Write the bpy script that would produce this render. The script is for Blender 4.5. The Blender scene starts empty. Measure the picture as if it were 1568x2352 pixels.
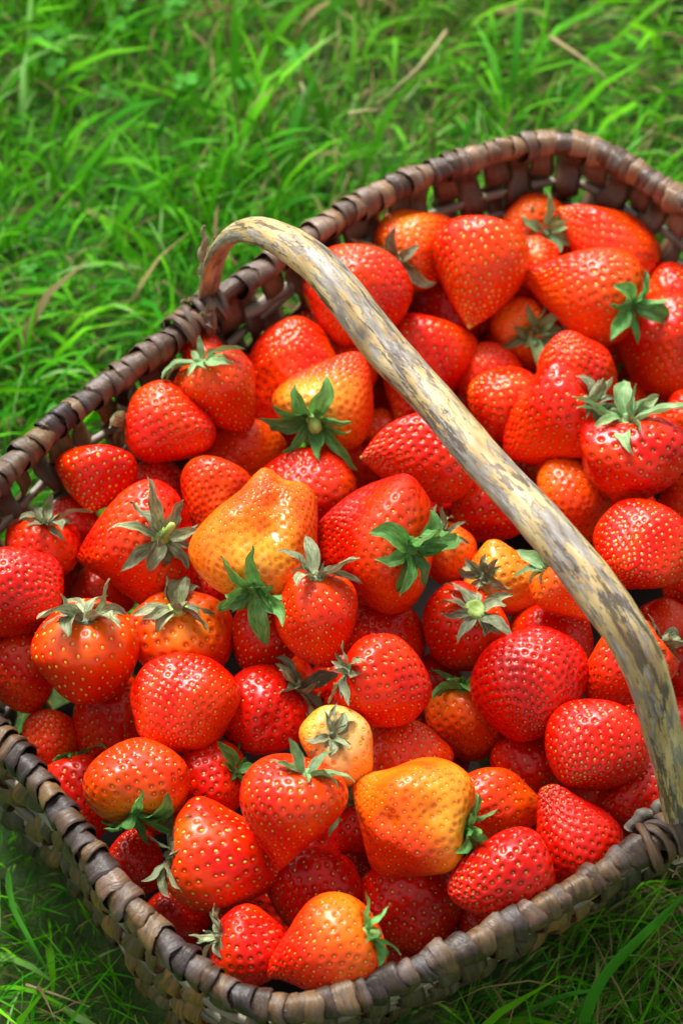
import bpy, math, random
import numpy as np
from mathutils import Vector, Matrix

# ------------------------------------------------------------------ camera, sky, sun, exposure
SC = bpy.context.scene
RIM = 0.15                      # height of the basket rim above the ground, metres
PITCH = math.radians(55.0)
VFOV = math.radians(26.0)
FPX = 1176.0 / math.tan(VFOV / 2)
FWD = np.array([0, math.cos(PITCH), -math.sin(PITCH)])
UP = np.array([0, math.sin(PITCH), math.cos(PITCH)])
RT = np.array([1.0, 0, 0])
CAM = np.array([0, 0, RIM]) - FWD * 0.99408

cd = bpy.data.cameras.new("camera")
cam = bpy.data.objects.new("camera", cd)
SC.collection.objects.link(cam)
cam.location = CAM
cam.rotation_euler = (math.pi / 2 - PITCH, 0, 0)
cd.sensor_fit = 'VERTICAL'
cd.sensor_height = 22.3
cd.lens = 22.3 / 2 / math.tan(VFOV / 2)
cd.clip_start = 0.02
cd.clip_end = 400
cd.dof.use_dof = True
cd.dof.focus_distance = 0.935
cd.dof.aperture_fstop = 5.6
SC.camera = cam

SUN_EL, SUN_AZ = math.radians(50), math.radians(-22)     # azimuth measured from +Y towards +X
w = bpy.data.worlds.new("World")
SC.world = w
w.use_nodes = True
nt = w.node_tree
nt.nodes.clear()
sky = nt.nodes.new('ShaderNodeTexSky')
sky.sky_type = 'NISHITA'
sky.sun_disc = False
sky.sun_elevation = SUN_EL
sky.sun_rotation = SUN_AZ
sky.air_density = 1.0
sky.dust_density = 4.0
hs = nt.nodes.new('ShaderNodeHueSaturation')
hs.inputs['Saturation'].default_value = 0.06
bg = nt.nodes.new('ShaderNodeBackground')
bg.inputs['Strength'].default_value = 0.108
ow = nt.nodes.new('ShaderNodeOutputWorld')
nt.links.new(sky.outputs[0], hs.inputs['Color'])
nt.links.new(hs.outputs[0], bg.inputs[0])
nt.links.new(bg.outputs[0], ow.inputs[0])
sl = bpy.data.lights.new("sun", 'SUN')
sl.energy = 2.7
sl.angle = math.radians(24)
sl.color = (1.0, 0.96, 0.9)
so = bpy.data.objects.new("sun", sl)
SC.collection.objects.link(so)
sd = Vector((math.sin(SUN_AZ) * math.cos(SUN_EL), math.cos(SUN_AZ) * math.cos(SUN_EL), math.sin(SUN_EL)))
so.rotation_euler = sd.to_track_quat('Z', 'Y').to_euler()
so.location = sd * 5
SC.view_settings.view_transform = 'Standard'
SC.view_settings.look = 'None'
SC.view_settings.exposure = 1.02
SC.view_settings.gamma = 1
SC.view_settings.use_curve_mapping = False
SC.cycles.max_bounces = 8
SC.cycles.use_denoising = True

# ------------------------------------------------------------------ helpers
COL = SC.collection
rng = np.random.default_rng(7)
rnd = random.Random(11)


def ray(x, y):
    return FWD + RT * (x - 784) / FPX + UP * (1176 - y) / FPX


def on_z(x, y, z):
    d = ray(x, y)
    return CAM + d * (z - CAM[2]) / d[2]


def mesh(name, v, f, mat, smooth=True, uv=None, attrs=None, cols=None):
    """v (n,3); f (m,3|4) or list of faces"""
    me = bpy.data.meshes.new(name)
    v = np.asarray(v, dtype=np.float32)
    if isinstance(f, np.ndarray):
        m, k = f.shape
        me.vertices.add(len(v)); me.vertices.foreach_set('co', v.ravel())
        me.loops.add(m * k); me.loops.foreach_set('vertex_index', f.astype(np.int32).ravel())
        me.polygons.add(m)
        me.polygons.foreach_set('loop_start', np.arange(0, m * k, k, dtype=np.int32))
    else:
        me.from_pydata([tuple(p) for p in v], [], [tuple(int(i) for i in q) for q in f])
    me.update(calc_edges=True)
    if smooth:
        me.polygons.foreach_set('use_smooth', np.ones(len(me.polygons), dtype=bool))
    for k_, a in (attrs or {}).items():
        at = me.attributes.new(k_, 'FLOAT', 'POINT')
        at.data.foreach_set('value', np.asarray(a, dtype=np.float32).ravel())
    for k_, a in (cols or {}).items():
        at = me.attributes.new(k_, 'FLOAT_COLOR', 'POINT')
        c4 = np.ones((len(v), 4), dtype=np.float32); c4[:, :3] = a
        at.data.foreach_set('color', c4.ravel())
    if uv is not None:          # per-vertex vector used by the grain textures
        at = me.attributes.new('grain', 'FLOAT_VECTOR', 'POINT')
        at.data.foreach_set('vector', np.asarray(uv, dtype=np.float32).ravel())
    if mat:
        me.materials.append(mat)
    me.update()
    return me


def link(name, me, parent=None, mw=None):
    o = bpy.data.objects.new(name, me)
    COL.objects.link(o)
    if parent is not None:
        o.parent = parent
    if mw is not None:
        o.matrix_local = mw
    return o


def empty(name, loc=(0, 0, 0)):
    o = bpy.data.objects.new(name, None)
    o.empty_display_size = 0.02
    COL.objects.link(o)
    o.location = loc
    return o


def tag(o, label=None, cat=None, group=None, kind=None):
    if label: o['label'] = label
    if cat: o['category'] = cat
    if group: o['group'] = group
    if kind: o['kind'] = kind
    return o


def catmull(P, n, closed=False):
    P = np.asarray(P, float)
    m = len(P)
    if closed:
        Q = np.vstack([P[-1], P, P[0], P[1]]); segs = m
    else:
        Q = np.vstack([2 * P[0] - P[1], P, 2 * P[-1] - P[-2]]); segs = m - 1
    out = []
    for i in range(segs):
        p0, p1, p2, p3 = Q[i:i + 4]
        for t in np.linspace(0, 1, 40, endpoint=False):
            out.append(0.5 * (2 * p1 + (p2 - p0) * t + (2 * p0 - 5 * p1 + 4 * p2 - p3) * t * t + (3 * p1 - p0 - 3 * p2 + p3) * t ** 3))
    if not closed:
        out.append(Q[-2])
    out = np.array(out)
    c = np.vstack([out, out[:1]]) if closed else out
    s = np.concatenate([[0], np.cumsum(np.linalg.norm(np.diff(c[:, :3], axis=0), axis=1))])
    if closed:
        t = np.linspace(0, s[-1], n, endpoint=False)
    else:
        t = np.linspace(0, s[-1], n)
    return np.stack([np.interp(t, s, c[:, k]) for k in range(c.shape[1])], 1), s[-1]


def grid_faces(nu, nv, closed_u=False, closed_v=False):
    """verts index i*nv+j"""
    a = np.arange(nu if closed_u else nu - 1)
    b = np.arange(nv if closed_v else nv - 1)
    I, J = np.meshgrid(a, b, indexing='ij')
    I2, J2 = (I + 1) % nu, (J + 1) % nv
    return np.stack([I * nv + J, I2 * nv + J, I2 * nv + J2, I * nv + J2], -1).reshape(-1, 4)


def sweep(C, N, B, sec, closed=False):
    """C,N,B (n,3); sec (n,m,2) offsets along N and B.  returns verts, faces, grain"""
    n, m = sec.shape[:2]
    V = C[:, None, :] + sec[..., :1] * N[:, None, :] + sec[..., 1:] * B[:, None, :]
    F = grid_faces(n, m, closed, True)
    s = np.concatenate([[0], np.cumsum(np.linalg.norm(np.diff(C, axis=0), axis=1))])
    a = np.linspace(0, 2 * np.pi, m, endpoint=False)
    r = np.abs(sec).max()
    G = np.stack([np.cos(a)[None].repeat(n, 0) * r, np.sin(a)[None].repeat(n, 0) * r, s[:, None].repeat(m, 1)], -1)
    V = V.reshape(-1, 3); G = G.reshape(-1, 3)
    if not closed:      # caps
        V = np.vstack([V, C[0], C[-1]]); G = np.vstack([G, [0, 0, 0], [0, 0, s[-1]]])
        k = n * m
        j = np.arange(m); j2 = (j + 1) % m
        F = np.vstack([F, np.stack([j, j2, np.full(m, k), np.full(m, k)], -1)[:, [0, 1, 2, 2]] * 0 + np.stack([j2, j, np.full(m, k), j2], -1) * 0 + 0]) if False else F
        cap = [(j2[i], j[i], k) for i in range(m)] + [((n - 1) * m + j[i], (n - 1) * m + j2[i], k + 1) for i in range(m)]
        F = [tuple(q) for q in F] + cap
    return V, F, G


def tube_along(P, rad, m=8, flat=1.0):
    """frames by projection; rad scalar or array"""
    P = np.asarray(P, float); n = len(P)
    T = np.gradient(P, axis=0); T /= np.linalg.norm(T, axis=1)[:, None]
    ref = np.array([0, 0, 1.0]) if abs(T[:, 2]).mean() < 0.8 else np.array([1.0, 0, 0])
    N = np.cross(T, ref); N /= np.linalg.norm(N, axis=1)[:, None]
    B = np.cross(N, T)
    a = np.linspace(0, 2 * np.pi, m, endpoint=False)
    rad = np.broadcast_to(np.asarray(rad, float), (n,))
    sec = np.stack([np.cos(a)[None] * rad[:, None], np.sin(a)[None] * rad[:, None] * flat], -1)
    return sweep(P, N, B, sec)


def wob(x, seed, amps=(1, .5, .25), f0=1.0):
    """cheap smooth 1-D noise"""
    r = np.random.default_rng(seed)
    out = 0 * np.asarray(x, float); f = f0
    for a in amps:
        out = out + a * np.sin(x * f * (0.8 + 0.4 * r.random()) + r.random() * 6.28); f *= 2.1
    return out


def noise2(x, y, seed, f=1.0, octs=4):
    r = np.random.default_rng(seed)
    out = np.zeros_like(np.asarray(x, float)); a = 1.0
    for _ in range(octs):
        for _ in range(3):
            th = r.random() * 6.28; ph = r.random() * 6.28
            k = f * (0.7 + 0.6 * r.random())
            out += a * np.sin((x * math.cos(th) + y * math.sin(th)) * k + ph + 0.7 * np.sin((x * math.sin(th) - y * math.cos(th)) * k * .8 + ph * 2)) / 3
        f *= 2.0; a *= 0.55
    return out


# ------------------------------------------------------------------ materials
def newmat(name):
    m = bpy.data.materials.new(name); m.use_nodes = True
    t = m.node_tree
    return m, t, t.nodes['Principled BSDF']


def N(t, typ, **kw):
    n = t.nodes.new(typ)
    for k, v in kw.items():
        if k in ('operation', 'blend_type', 'data_type', 'attribute_name', 'noise_dimensions', 'feature', 'interpolation', 'clamp'):
            setattr(n, k, v)
        else:
            n.inputs[k].default_value = v
    return n


def ramp(t, fac, stops, interp='LINEAR'):
    r = t.nodes.new('ShaderNodeValToRGB')
    cr = r.color_ramp; cr.interpolation = interp
    while len(cr.elements) < len(stops):
        cr.elements.new(0.5)
    for e, (p, c) in zip(cr.elements, stops):
        e.position = p; e.color = (*c, 1)
    t.links.new(fac, r.inputs[0])
    return r.outputs[0]


def mixc(t, f, a, b, mode='MIX'):
    n = t.nodes.new('ShaderNodeMix'); n.data_type = 'RGBA'; n.blend_type = mode
    for sock, v in ((n.inputs[0], f), (n.inputs[6], a), (n.inputs[7], b)):
        if isinstance(v, bpy.types.NodeSocket): t.links.new(v, sock)
        else: sock.default_value = v if not isinstance(v, tuple) else (*v, 1)
    return n.outputs[2]


def scaled(t, src, s):
    m = t.nodes.new('ShaderNodeMapping')
    m.inputs['Scale'].default_value = s
    t.links.new(src, m.inputs['Vector'])
    return m


def noise(t, vec, scale, detail=3, rough=0.55, dist=0.0):
    n = t.nodes.new('ShaderNodeTexNoise')
    n.inputs['Scale'].default_value = scale
    n.inputs['Detail'].default_value = detail
    n.inputs['Roughness'].default_value = rough
    n.inputs['Distortion'].default_value = dist
    if vec is not None: t.links.new(vec, n.inputs['Vector'])
    return n.outputs['Fac']


def bump(t, p, h, strength, dist):
    b = t.nodes.new('ShaderNodeBump')
    b.inputs['Strength'].default_value = strength
    b.inputs['Distance'].default_value = dist
    t.links.new(h, b.inputs['Height'])
    t.links.new(b.outputs[0], p.inputs['Normal'])


# strawberry skin
M_SKIN, t, p = newmat('strawberry_skin')
a = N(t, 'ShaderNodeAttribute', attribute_name='ripe')
tc = t.nodes.new('ShaderNodeTexCoord')
n1 = noise(t, tc.outputs['Object'], 110, 4, 0.6)
ad = N(t, 'ShaderNodeMath', operation='MULTIPLY_ADD')
t.links.new(n1, ad.inputs[0]); ad.inputs[1].default_value = 0.22
t.links.new(a.outputs['Fac'], ad.inputs[2])
sb = N(t, 'ShaderNodeMath', operation='SUBTRACT'); t.links.new(ad.outputs[0], sb.inputs[0]); sb.inputs[1].default_value = 0.11
c = ramp(t, sb.outputs[0], [(0.0, (0.38, 0.001, 0.0003)), (0.22, (0.66, 0.007, 0.0003)), (0.42, (0.80, 0.050, 0.0006)),
                            (0.62, (0.84, 0.16, 0.004)), (0.80, (0.85, 0.32, 0.025)), (1.0, (0.82, 0.58, 0.24))])
t.links.new(c, p.inputs['Base Color'])
n2 = noise(t, tc.outputs['Object'], 900, 2, 0.5)
rr = N(t, 'ShaderNodeMapRange'); t.links.new(n2, rr.inputs[0]); rr.inputs[3].default_value = 0.16; rr.inputs[4].default_value = 0.32
p.inputs['Specular IOR Level'].default_value = 0.31
oi = t.nodes.new('ShaderNodeObjectInfo')
ra = N(t, 'ShaderNodeMath', operation='MULTIPLY_ADD'); t.links.new(oi.outputs['Random'], ra.inputs[0]); ra.inputs[1].default_value = 0.09
t.links.new(rr.outputs[0], ra.inputs[2]); t.links.new(ra.outputs[0], p.inputs['Roughness'])
p.inputs['Subsurface Weight'].default_value = 0.0
p.inputs['Subsurface Radius'].default_value = (1.0, 0.25, 0.1)
p.inputs['Subsurface Scale'].default_value = 0.003
p.inputs['Coat Weight'].default_value = 0.08
p.inputs['Coat Roughness'].default_value = 0.12
n3 = noise(t, tc.outputs['Object'], 420, 3, 0.6)
bump(t, p, n3, 0.25, 0.0006)

# seeds
M_SEED, t, p = newmat('strawberry_seed')
a = N(t, 'ShaderNodeAttribute', attribute_name='tone')
c = ramp(t, a.outputs['Fac'], [(0.0, (0.26, 0.05, 0.010)), (0.35, (0.55, 0.25, 0.018)), (0.7, (0.72, 0.50, 0.03)), (1.0, (0.72, 0.64, 0.06))])
t.links.new(c, p.inputs['Base Color'])
p.inputs['Roughness'].default_value = 0.35


def leafmat(name, lo, mid, hi, rough=0.55, brown=(0.16, 0.10, 0.045), brownamt=0.5, trans=0.25):
    m, t, p = newmat(name)
    oi = t.nodes.new('ShaderNodeObjectInfo')
    g = N(t, 'ShaderNodeAttribute', attribute_name='grain')
    mp = scaled(t, g.outputs['Vector'], (1, 5, 1))
    t.links.new(oi.outputs['Random'], mp.inputs['Location'])
    v = noise(t, mp.outputs[0], 260, 4, 0.6)
    c = ramp(t, v, [(0.3, lo), (0.5, mid), (0.72, hi)])
    v2 = noise(t, mp.outputs[0], 75, 3, 0.6)
    mr = N(t, 'ShaderNodeMapRange'); t.links.new(v2, mr.inputs[0])
    mr.inputs[1].default_value = 0.52; mr.inputs[2].default_value = 0.7; mr.inputs[4].default_value = brownamt
    c2 = mixc(t, mr.outputs[0], c, brown)
    hv = t.nodes.new('ShaderNodeHueSaturation')
    m2 = N(t, 'ShaderNodeMapRange'); t.links.new(oi.outputs['Random'], m2.inputs[0]); m2.inputs[3].default_value = 0.65; m2.inputs[4].default_value = 1.35
    t.links.new(m2.outputs[0], hv.inputs['Value']); t.links.new(c2, hv.inputs['Color'])
    t.links.new(hv.outputs[0], p.inputs['Base Color'])
    p.inputs['Roughness'].default_value = rough
    bump(t, p, v, 0.5, 0.0006)
    tr = t.nodes.new('ShaderNodeBsdfTranslucent'); t.links.new(hv.outputs[0], tr.inputs[0])
    mx = t.nodes.new('ShaderNodeMixShader'); mx.inputs[0].default_value = trans
    t.links.new(p.outputs[0], mx.inputs[1]); t.links.new(tr.outputs[0], mx.inputs[2])
    t.links.new(mx.outputs[0], t.nodes['Material Output'].inputs[0])
    return m


M_FRESH = leafmat('fresh_sepal', (0.05, 0.19, 0.03), (0.10, 0.33, 0.06), (0.22, 0.46, 0.14), brownamt=0.35)
M_DRY = leafmat('wilted_sepal', (0.09, 0.12, 0.05), (0.22, 0.27, 0.13), (0.46, 0.46, 0.30), rough=0.65, brown=(0.10, 0.065, 0.03), brownamt=0.75, trans=0.15)
M_PALE = leafmat('pale_sepal', (0.12, 0.25, 0.08), (0.20, 0.38, 0.14), (0.36, 0.50, 0.24), brownamt=0.35)
M_STUB = leafmat('cut_stub', (0.20, 0.34, 0.05), (0.34, 0.50, 0.10), (0.50, 0.62, 0.22), brownamt=0.2, trans=0.0)


def barkmat(name, stops, grey, greyamt, gscale=(1, 1, 0.18), rough=(0.30, 0.6), f=260, bs=0.8):
    """willow bark: colour per object, streaks that run with the grain (grain z = along the strip)"""
    m, t, p = newmat(name)
    oi = t.nodes.new('ShaderNodeObjectInfo')
    g = N(t, 'ShaderNodeAttribute', attribute_name='grain')
    mp = scaled(t, g.outputs['Vector'], gscale)
    cv = t.nodes.new('ShaderNodeCombineXYZ')
    ml = N(t, 'ShaderNodeMath', operation='MULTIPLY'); ml.inputs[1].default_value = 7.3
    t.links.new(oi.outputs['Random'], ml.inputs[0])
    for k in range(3): t.links.new(ml.outputs[0], cv.inputs[k])
    t.links.new(cv.outputs[0], mp.inputs['Location'])
    v = noise(t, mp.outputs[0], f, 5, 0.65, 0.3)
    v2 = noise(t, mp.outputs[0], f * 0.28, 4, 0.6, 0.8)
    mm = N(t, 'ShaderNodeMath', operation='MULTIPLY_ADD')
    t.links.new(oi.outputs['Random'], mm.inputs[0]); mm.inputs[1].default_value = 0.55
    sc2 = N(t, 'ShaderNodeMath', operation='MULTIPLY'); t.links.new(v, sc2.inputs[0]); sc2.inputs[1].default_value = 0.75
    t.links.new(sc2.outputs[0], mm.inputs[2])
    s2 = N(t, 'ShaderNodeMath', operation='SUBTRACT'); t.links.new(mm.outputs[0], s2.inputs[0]); s2.inputs[1].default_value = 0.15
    c = ramp(t, s2.outputs[0], stops)
    mr = N(t, 'ShaderNodeMapRange'); t.links.new(v2, mr.inputs[0])
    mr.inputs[1].default_value = 0.50; mr.inputs[2].default_value = 0.66; mr.inputs[4].default_value = greyamt
    c2 = mixc(t, mr.outputs[0], c, grey)
    v3 = noise(t, mp.outputs[0], f * 0.45, 5, 0.7, 0.5)
    mr3 = N(t, 'ShaderNodeMapRange'); t.links.new(v3, mr3.inputs[0])
    mr3.inputs[1].default_value = 0.60; mr3.inputs[2].default_value = 0.68; mr3.inputs[4].default_value = 0.8
    c3 = mixc(t, mr3.outputs[0], c2, (0.018, 0.012, 0.010))
    t.links.new(c3, p.inputs['Base Color'])
    ro = N(t, 'ShaderNodeMapRange'); t.links.new(v2, ro.inputs[0]); ro.inputs[3].default_value = rough[0]; ro.inputs[4].default_value = rough[1]
    t.links.new(ro.outputs[0], p.inputs['Roughness'])
    bump(t, p, v, bs, 0.0012)
    return m


M_BARK_NEW = barkmat('brown_bark', [(0.1, (0.026, 0.011, 0.006)), (0.35, (0.068, 0.036, 0.021)), (0.6, (0.125, 0.070, 0.040)), (0.9, (0.27, 0.15, 0.065))],
                     (0.20, 0.155, 0.135), 0.5, rough=(0.22, 0.5), f=380, bs=1.0)
M_BARK_OLD = barkmat('weathered_bark', [(0.1, (0.012, 0.008, 0.007)), (0.35, (0.026, 0.016, 0.012)), (0.6, (0.070, 0.038, 0.018)), (0.9, (0.21, 0.125, 0.050))],
                     (0.105, 0.090, 0.095), 0.6, rough=(0.28, 0.55), f=420, bs=1.0)
M_STRIP_OUT = barkmat('woven_bark', [(0.1, (0.012, 0.010, 0.006)), (0.35, (0.042, 0.031, 0.018)), (0.6, (0.095, 0.058, 0.022)), (0.9, (0.28, 0.13, 0.028))],
                      (0.115, 0.105, 0.080), 0.5, f=380, bs=1.0)
M_STRIP_IN = barkmat('inner_bark', [(0.1, (0.024, 0.013, 0.008)), (0.35, (0.065, 0.032, 0.016)), (0.6, (0.13, 0.065, 0.03)), (0.9, (0.22, 0.13, 0.07))],
                     (0.15, 0.12, 0.10), 0.35)
M_ROD = barkmat('grey_rod', [(0.1, (0.05, 0.04, 0.028)), (0.4, (0.13, 0.11, 0.08)), (0.7, (0.24, 0.21, 0.15)), (0.9, (0.36, 0.32, 0.24))],
                (0.12, 0.10, 0.08), 0.5)
M_TWIG = barkmat('dry_twig', [(0.1, (0.05, 0.035, 0.02)), (0.4, (0.13, 0.09, 0.05)), (0.7, (0.24, 0.17, 0.09)), (0.9, (0.4, 0.32, 0.2))],
                 (0.2, 0.17, 0.13), 0.4)

# handle: peeled wood with grey bark left in long flakes
M_HANDLE, t, p = newmat('peeled_handle_wood')
g = N(t, 'ShaderNodeAttribute', attribute_name='grain')
m1 = scaled(t, g.outputs['Vector'], (1, 1, 0.30))
base = noise(t, m1.outputs[0], 120, 5, 0.6, 0.4)
c = ramp(t, base, [(0.28, (0.26, 0.14, 0.045)), (0.45, (0.42, 0.29, 0.12)), (0.6, (0.56, 0.43, 0.21)), (0.78, (0.66, 0.57, 0.36))])
m2 = scaled(t, g.outputs['Vector'], (1, 1, 0.22))
def two(fa, fb, wa, d):
    A1 = noise(t, m2.outputs[0], fa, 4, 0.6, d); A2 = noise(t, m2.outputs[0], fb, 5, 0.7, 0.4)
    q1 = N(t, 'ShaderNodeMath', operation='MULTIPLY'); t.links.new(A1, q1.inputs[0]); q1.inputs[1].default_value = wa
    q2 = N(t, 'ShaderNodeMath', operation='MULTIPLY_ADD'); t.links.new(A2, q2.inputs[0]); q2.inputs[1].default_value = 1 - wa
    t.links.new(q1.outputs[0], q2.inputs[2]); return q2.outputs[0]
fl = two(75, 520, .55, .8)
fr = N(t, 'ShaderNodeMapRange'); t.links.new(fl, fr.inputs[0]); fr.inputs[1].default_value = 0.495; fr.inputs[2].default_value = 0.512; fr.inputs[4].default_value = 0.9
gr = ramp(t, noise(t, m2.outputs[0], 420, 4, 0.6), [(0.3, (0.10, 0.088, 0.078)), (0.5, (0.24, 0.22, 0.20)), (0.7, (0.40, 0.375, 0.345))])
c2 = mixc(t, fr.outputs[0], c, gr)
fl2 = two(110, 640, .6, 1.2)
fr2 = N(t, 'ShaderNodeMapRange'); t.links.new(fl2, fr2.inputs[0]); fr2.inputs[1].default_value = 0.535; fr2.inputs[2].default_value = 0.55; fr2.inputs[4].default_value = 0.8
c3 = mixc(t, fr2.outputs[0], c2, (0.060, 0.042, 0.030))
kn = N(t, 'ShaderNodeAttribute', attribute_name='knot')
c4 = mixc(t, kn.outputs['Fac'], c3, (0.07, 0.065, 0.062))
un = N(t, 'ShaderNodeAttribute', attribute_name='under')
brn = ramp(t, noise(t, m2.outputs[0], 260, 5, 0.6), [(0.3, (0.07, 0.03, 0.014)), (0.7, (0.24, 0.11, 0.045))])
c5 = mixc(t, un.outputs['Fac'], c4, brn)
t.links.new(c5, p.inputs['Base Color'])
rg = N(t, 'ShaderNodeMapRange'); t.links.new(fl, rg.inputs[0]); rg.inputs[3].default_value = 0.30; rg.inputs[4].default_value = 0.5
t.links.new(rg.outputs[0], p.inputs['Roughness'])
hsum = N(t, 'ShaderNodeMath', operation='ADD'); t.links.new(fr.outputs[0], hsum.inputs[0]); t.links.new(fl2, hsum.inputs[1])
bump(t, p, hsum.outputs[0], 0.6, 0.0006)

# grass: colour per blade
M_GRASS, t, p = newmat('grass_blades')
a = N(t, 'ShaderNodeAttribute', attribute_name='tint')
t.links.new(a.outputs['Color'], p.inputs['Base Color'])
p.inputs['Roughness'].default_value = 0.55
p.inputs['Specular IOR Level'].default_value = 0.10
tr = t.nodes.new('ShaderNodeBsdfTranslucent'); t.links.new(a.outputs['Color'], tr.inputs[0])
mx = t.nodes.new('ShaderNodeMixShader'); mx.inputs[0].default_value = 0.35
t.links.new(p.outputs[0], mx.inputs[1]); t.links.new(tr.outputs[0], mx.inputs[2])
t.links.new(mx.outputs[0], t.nodes['Material Output'].inputs[0])

M_GROUND, t, p = newmat('thatch_and_soil')
tc = t.nodes.new('ShaderNodeTexCoord')
v = noise(t, tc.outputs['Object'], 60, 6, 0.65)
c = ramp(t, v, [(0.3, (0.018, 0.045, 0.008)), (0.5, (0.04, 0.09, 0.012)), (0.7, (0.10, 0.11, 0.03))])
t.links.new(c, p.inputs['Base Color']); p.inputs['Roughness'].default_value = 0.9
bump(t, p, v, 0.8, 0.01)

# ------------------------------------------------------------------ ground
n = 60
xs = np.concatenate([-np.geomspace(60, 0.9, 12), np.linspace(-0.8, 0.8, n), np.geomspace(0.9, 60, 12)])
X, Y = np.meshgrid(xs, xs, indexing='ij')
Z = -0.004 + 0.004 * noise2(X, Y, 3, 9.0, 3) * np.exp(-(X ** 2 + Y ** 2) / 4)
gm = mesh('lawn_ground', np.stack([X, Y, Z], -1).reshape(-1, 3), grid_faces(len(xs), len(xs)), M_GROUND)
tag(link('lawn', gm), kind='structure')

# ------------------------------------------------------------------ basket
rim_px = [(1568, 462), (1480, 405), (1400, 352), (1340, 326), (1285, 317), (1210, 328), (1130, 347), (1045, 370), (950, 408), (870, 442), (800, 478),
          (700, 545), (610, 610), (560, 645), (500, 690), (430, 752), (300, 842), (150, 948), (60, 1032), (0, 1092)]
front_px = [(-2, 1690), (60, 1748), (130, 1842), (200, 1945), (280, 2062), (380, 2165), (480, 2245), (560, 2298), (660, 2322), (800, 2292), (900, 2248), (1000, 2205),
            (1100, 2160), (1200, 2108), (1320, 2040), (1410, 1985), (1500, 1930), (1590, 1880)]
A_ = [tuple(on_z(x, y, RIM)[:2]) for x, y in rim_px]
F_ = [tuple(on_z(x, y, RIM)[:2]) for x, y in front_px]
pts = A_ + [(-.176, -.012), (-.1835, -.052), (-.170, -.090)] + F_ + [(.192, -.108), (.232, -.045), (.248, .020), (.243, .085), (.220, .140)]
NR = 640
RC, RL = catmull(pts, NR, True)


def smooth_closed(A, k):
    for _ in range(k):
        A = (np.roll(A, 1, 0) + A * 2 + np.roll(A, -1, 0)) / 4
    return A


RC = smooth_closed(RC, 60)
RL = np.linalg.norm(np.diff(np.vstack([RC, RC[:1]]), axis=0), axis=1).sum()
RT_ = np.roll(RC, -1, 0) - np.roll(RC, 1, 0); RT_ /= np.linalg.norm(RT_, axis=1)[:, None]
cen = RC.mean(0)
RN = np.stack([RT_[:, 1], -RT_[:, 0]], 1)
if ((RC - cen) * RN).sum() < 0: RN = -RN


def rim_at(s):
    """s in 0..1 -> point, tangent, outward normal"""
    x = (s % 1.0) * NR; i = int(x) % NR; j = (i + 1) % NR; f = x - int(x)
    P = RC[i] * (1 - f) + RC[j] * f
    T = RT_[i] * (1 - f) + RT_[j] * f; T /= np.linalg.norm(T)
    Nn = RN[i] * (1 - f) + RN[j] * f; Nn /= np.linalg.norm(Nn)
    return P, T, Nn


def nearest_s(x, y, z=RIM):
    q = on_z(x, y, z)[:2]
    return np.argmin(((RC - q) ** 2).sum(1)) / NR


BASKET = empty('wicker_basket', (cen[0], cen[1], 0))
tag(BASKET, 'old brown willow basket with an arched wooden handle, heaped with strawberries on the lawn', 'basket')
BINV = Matrix.Translation((-cen[0], -cen[1], 0))
DEPTH = 0.138


LONG = np.array([.78, .625])


def taper(d, nrm=None):
    """how far the wall leans in at depth d; the long sides lean more than the ends"""
    u = np.clip(np.asarray(d, float) / DEPTH, 0, 1)
    e = 0.5 if nrm is None else np.clip((np.abs(nrm @ LONG) - .25) / .6, 0, 1)
    k = 1 - e * .68
    return (0.008 * u + 0.034 * u ** 1.5) * k


# rim core: two rods side by side inside the wrapping
def ring(off, z, rad, m=8, seed=0, flat=1.0, i0=0, i1=NR, step=2):
    idx = np.arange(i0, i1, step) % NR
    off = np.broadcast_to(np.asarray(off, float), (len(idx),))[:, None]
    Cc = np.column_stack([RC[idx] + RN[idx] * off, np.full(len(idx), z)])
    w_ = np.linspace(0, 2 * np.pi, len(idx), endpoint=False)
    Cc[:, 2] += 0.0012 * wob(w_ * 6, seed)
    Cc[:, :2] += RN[idx] * (0.0008 * wob(w_ * 9, seed + 5))[:, None]
    a = np.linspace(0, 2 * np.pi, m, endpoint=False)
    rr_ = rad * (1 + 0.12 * wob(w_ * 30, seed + 2))
    sec = np.stack([np.cos(a)[None] * rr_[:, None], np.sin(a)[None] * rr_[:, None] * flat], -1)
    Nn = np.column_stack([RN[idx], np.zeros(len(idx))]); B = np.tile([0, 0, 1.0], (len(idx), 1))
    return sweep(Cc, Nn, B, sec, True)


def bpart(name, VFG, mat, smooth=True):
    V, F, G = VFG
    V = np.asarray(V) - np.array([cen[0], cen[1], 0])
    return link(name, mesh(name, V, F, mat, smooth, uv=G), BASKET)


bpart('rim_rod', ring(0.0008, RIM - .0020, 0.0043, 10, 1), M_BARK_NEW)
PITCHW = 0.0155
hoop_d = [0.027 + PITCHW * k for k in range(7)]
for k, d in enumerate(hoop_d):
    bpart('hoop', ring(-taper(d, RN[np.arange(0, NR, 4)]), RIM - d, 0.0026, 6, 20 + k, step=4), M_ROD)

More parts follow.
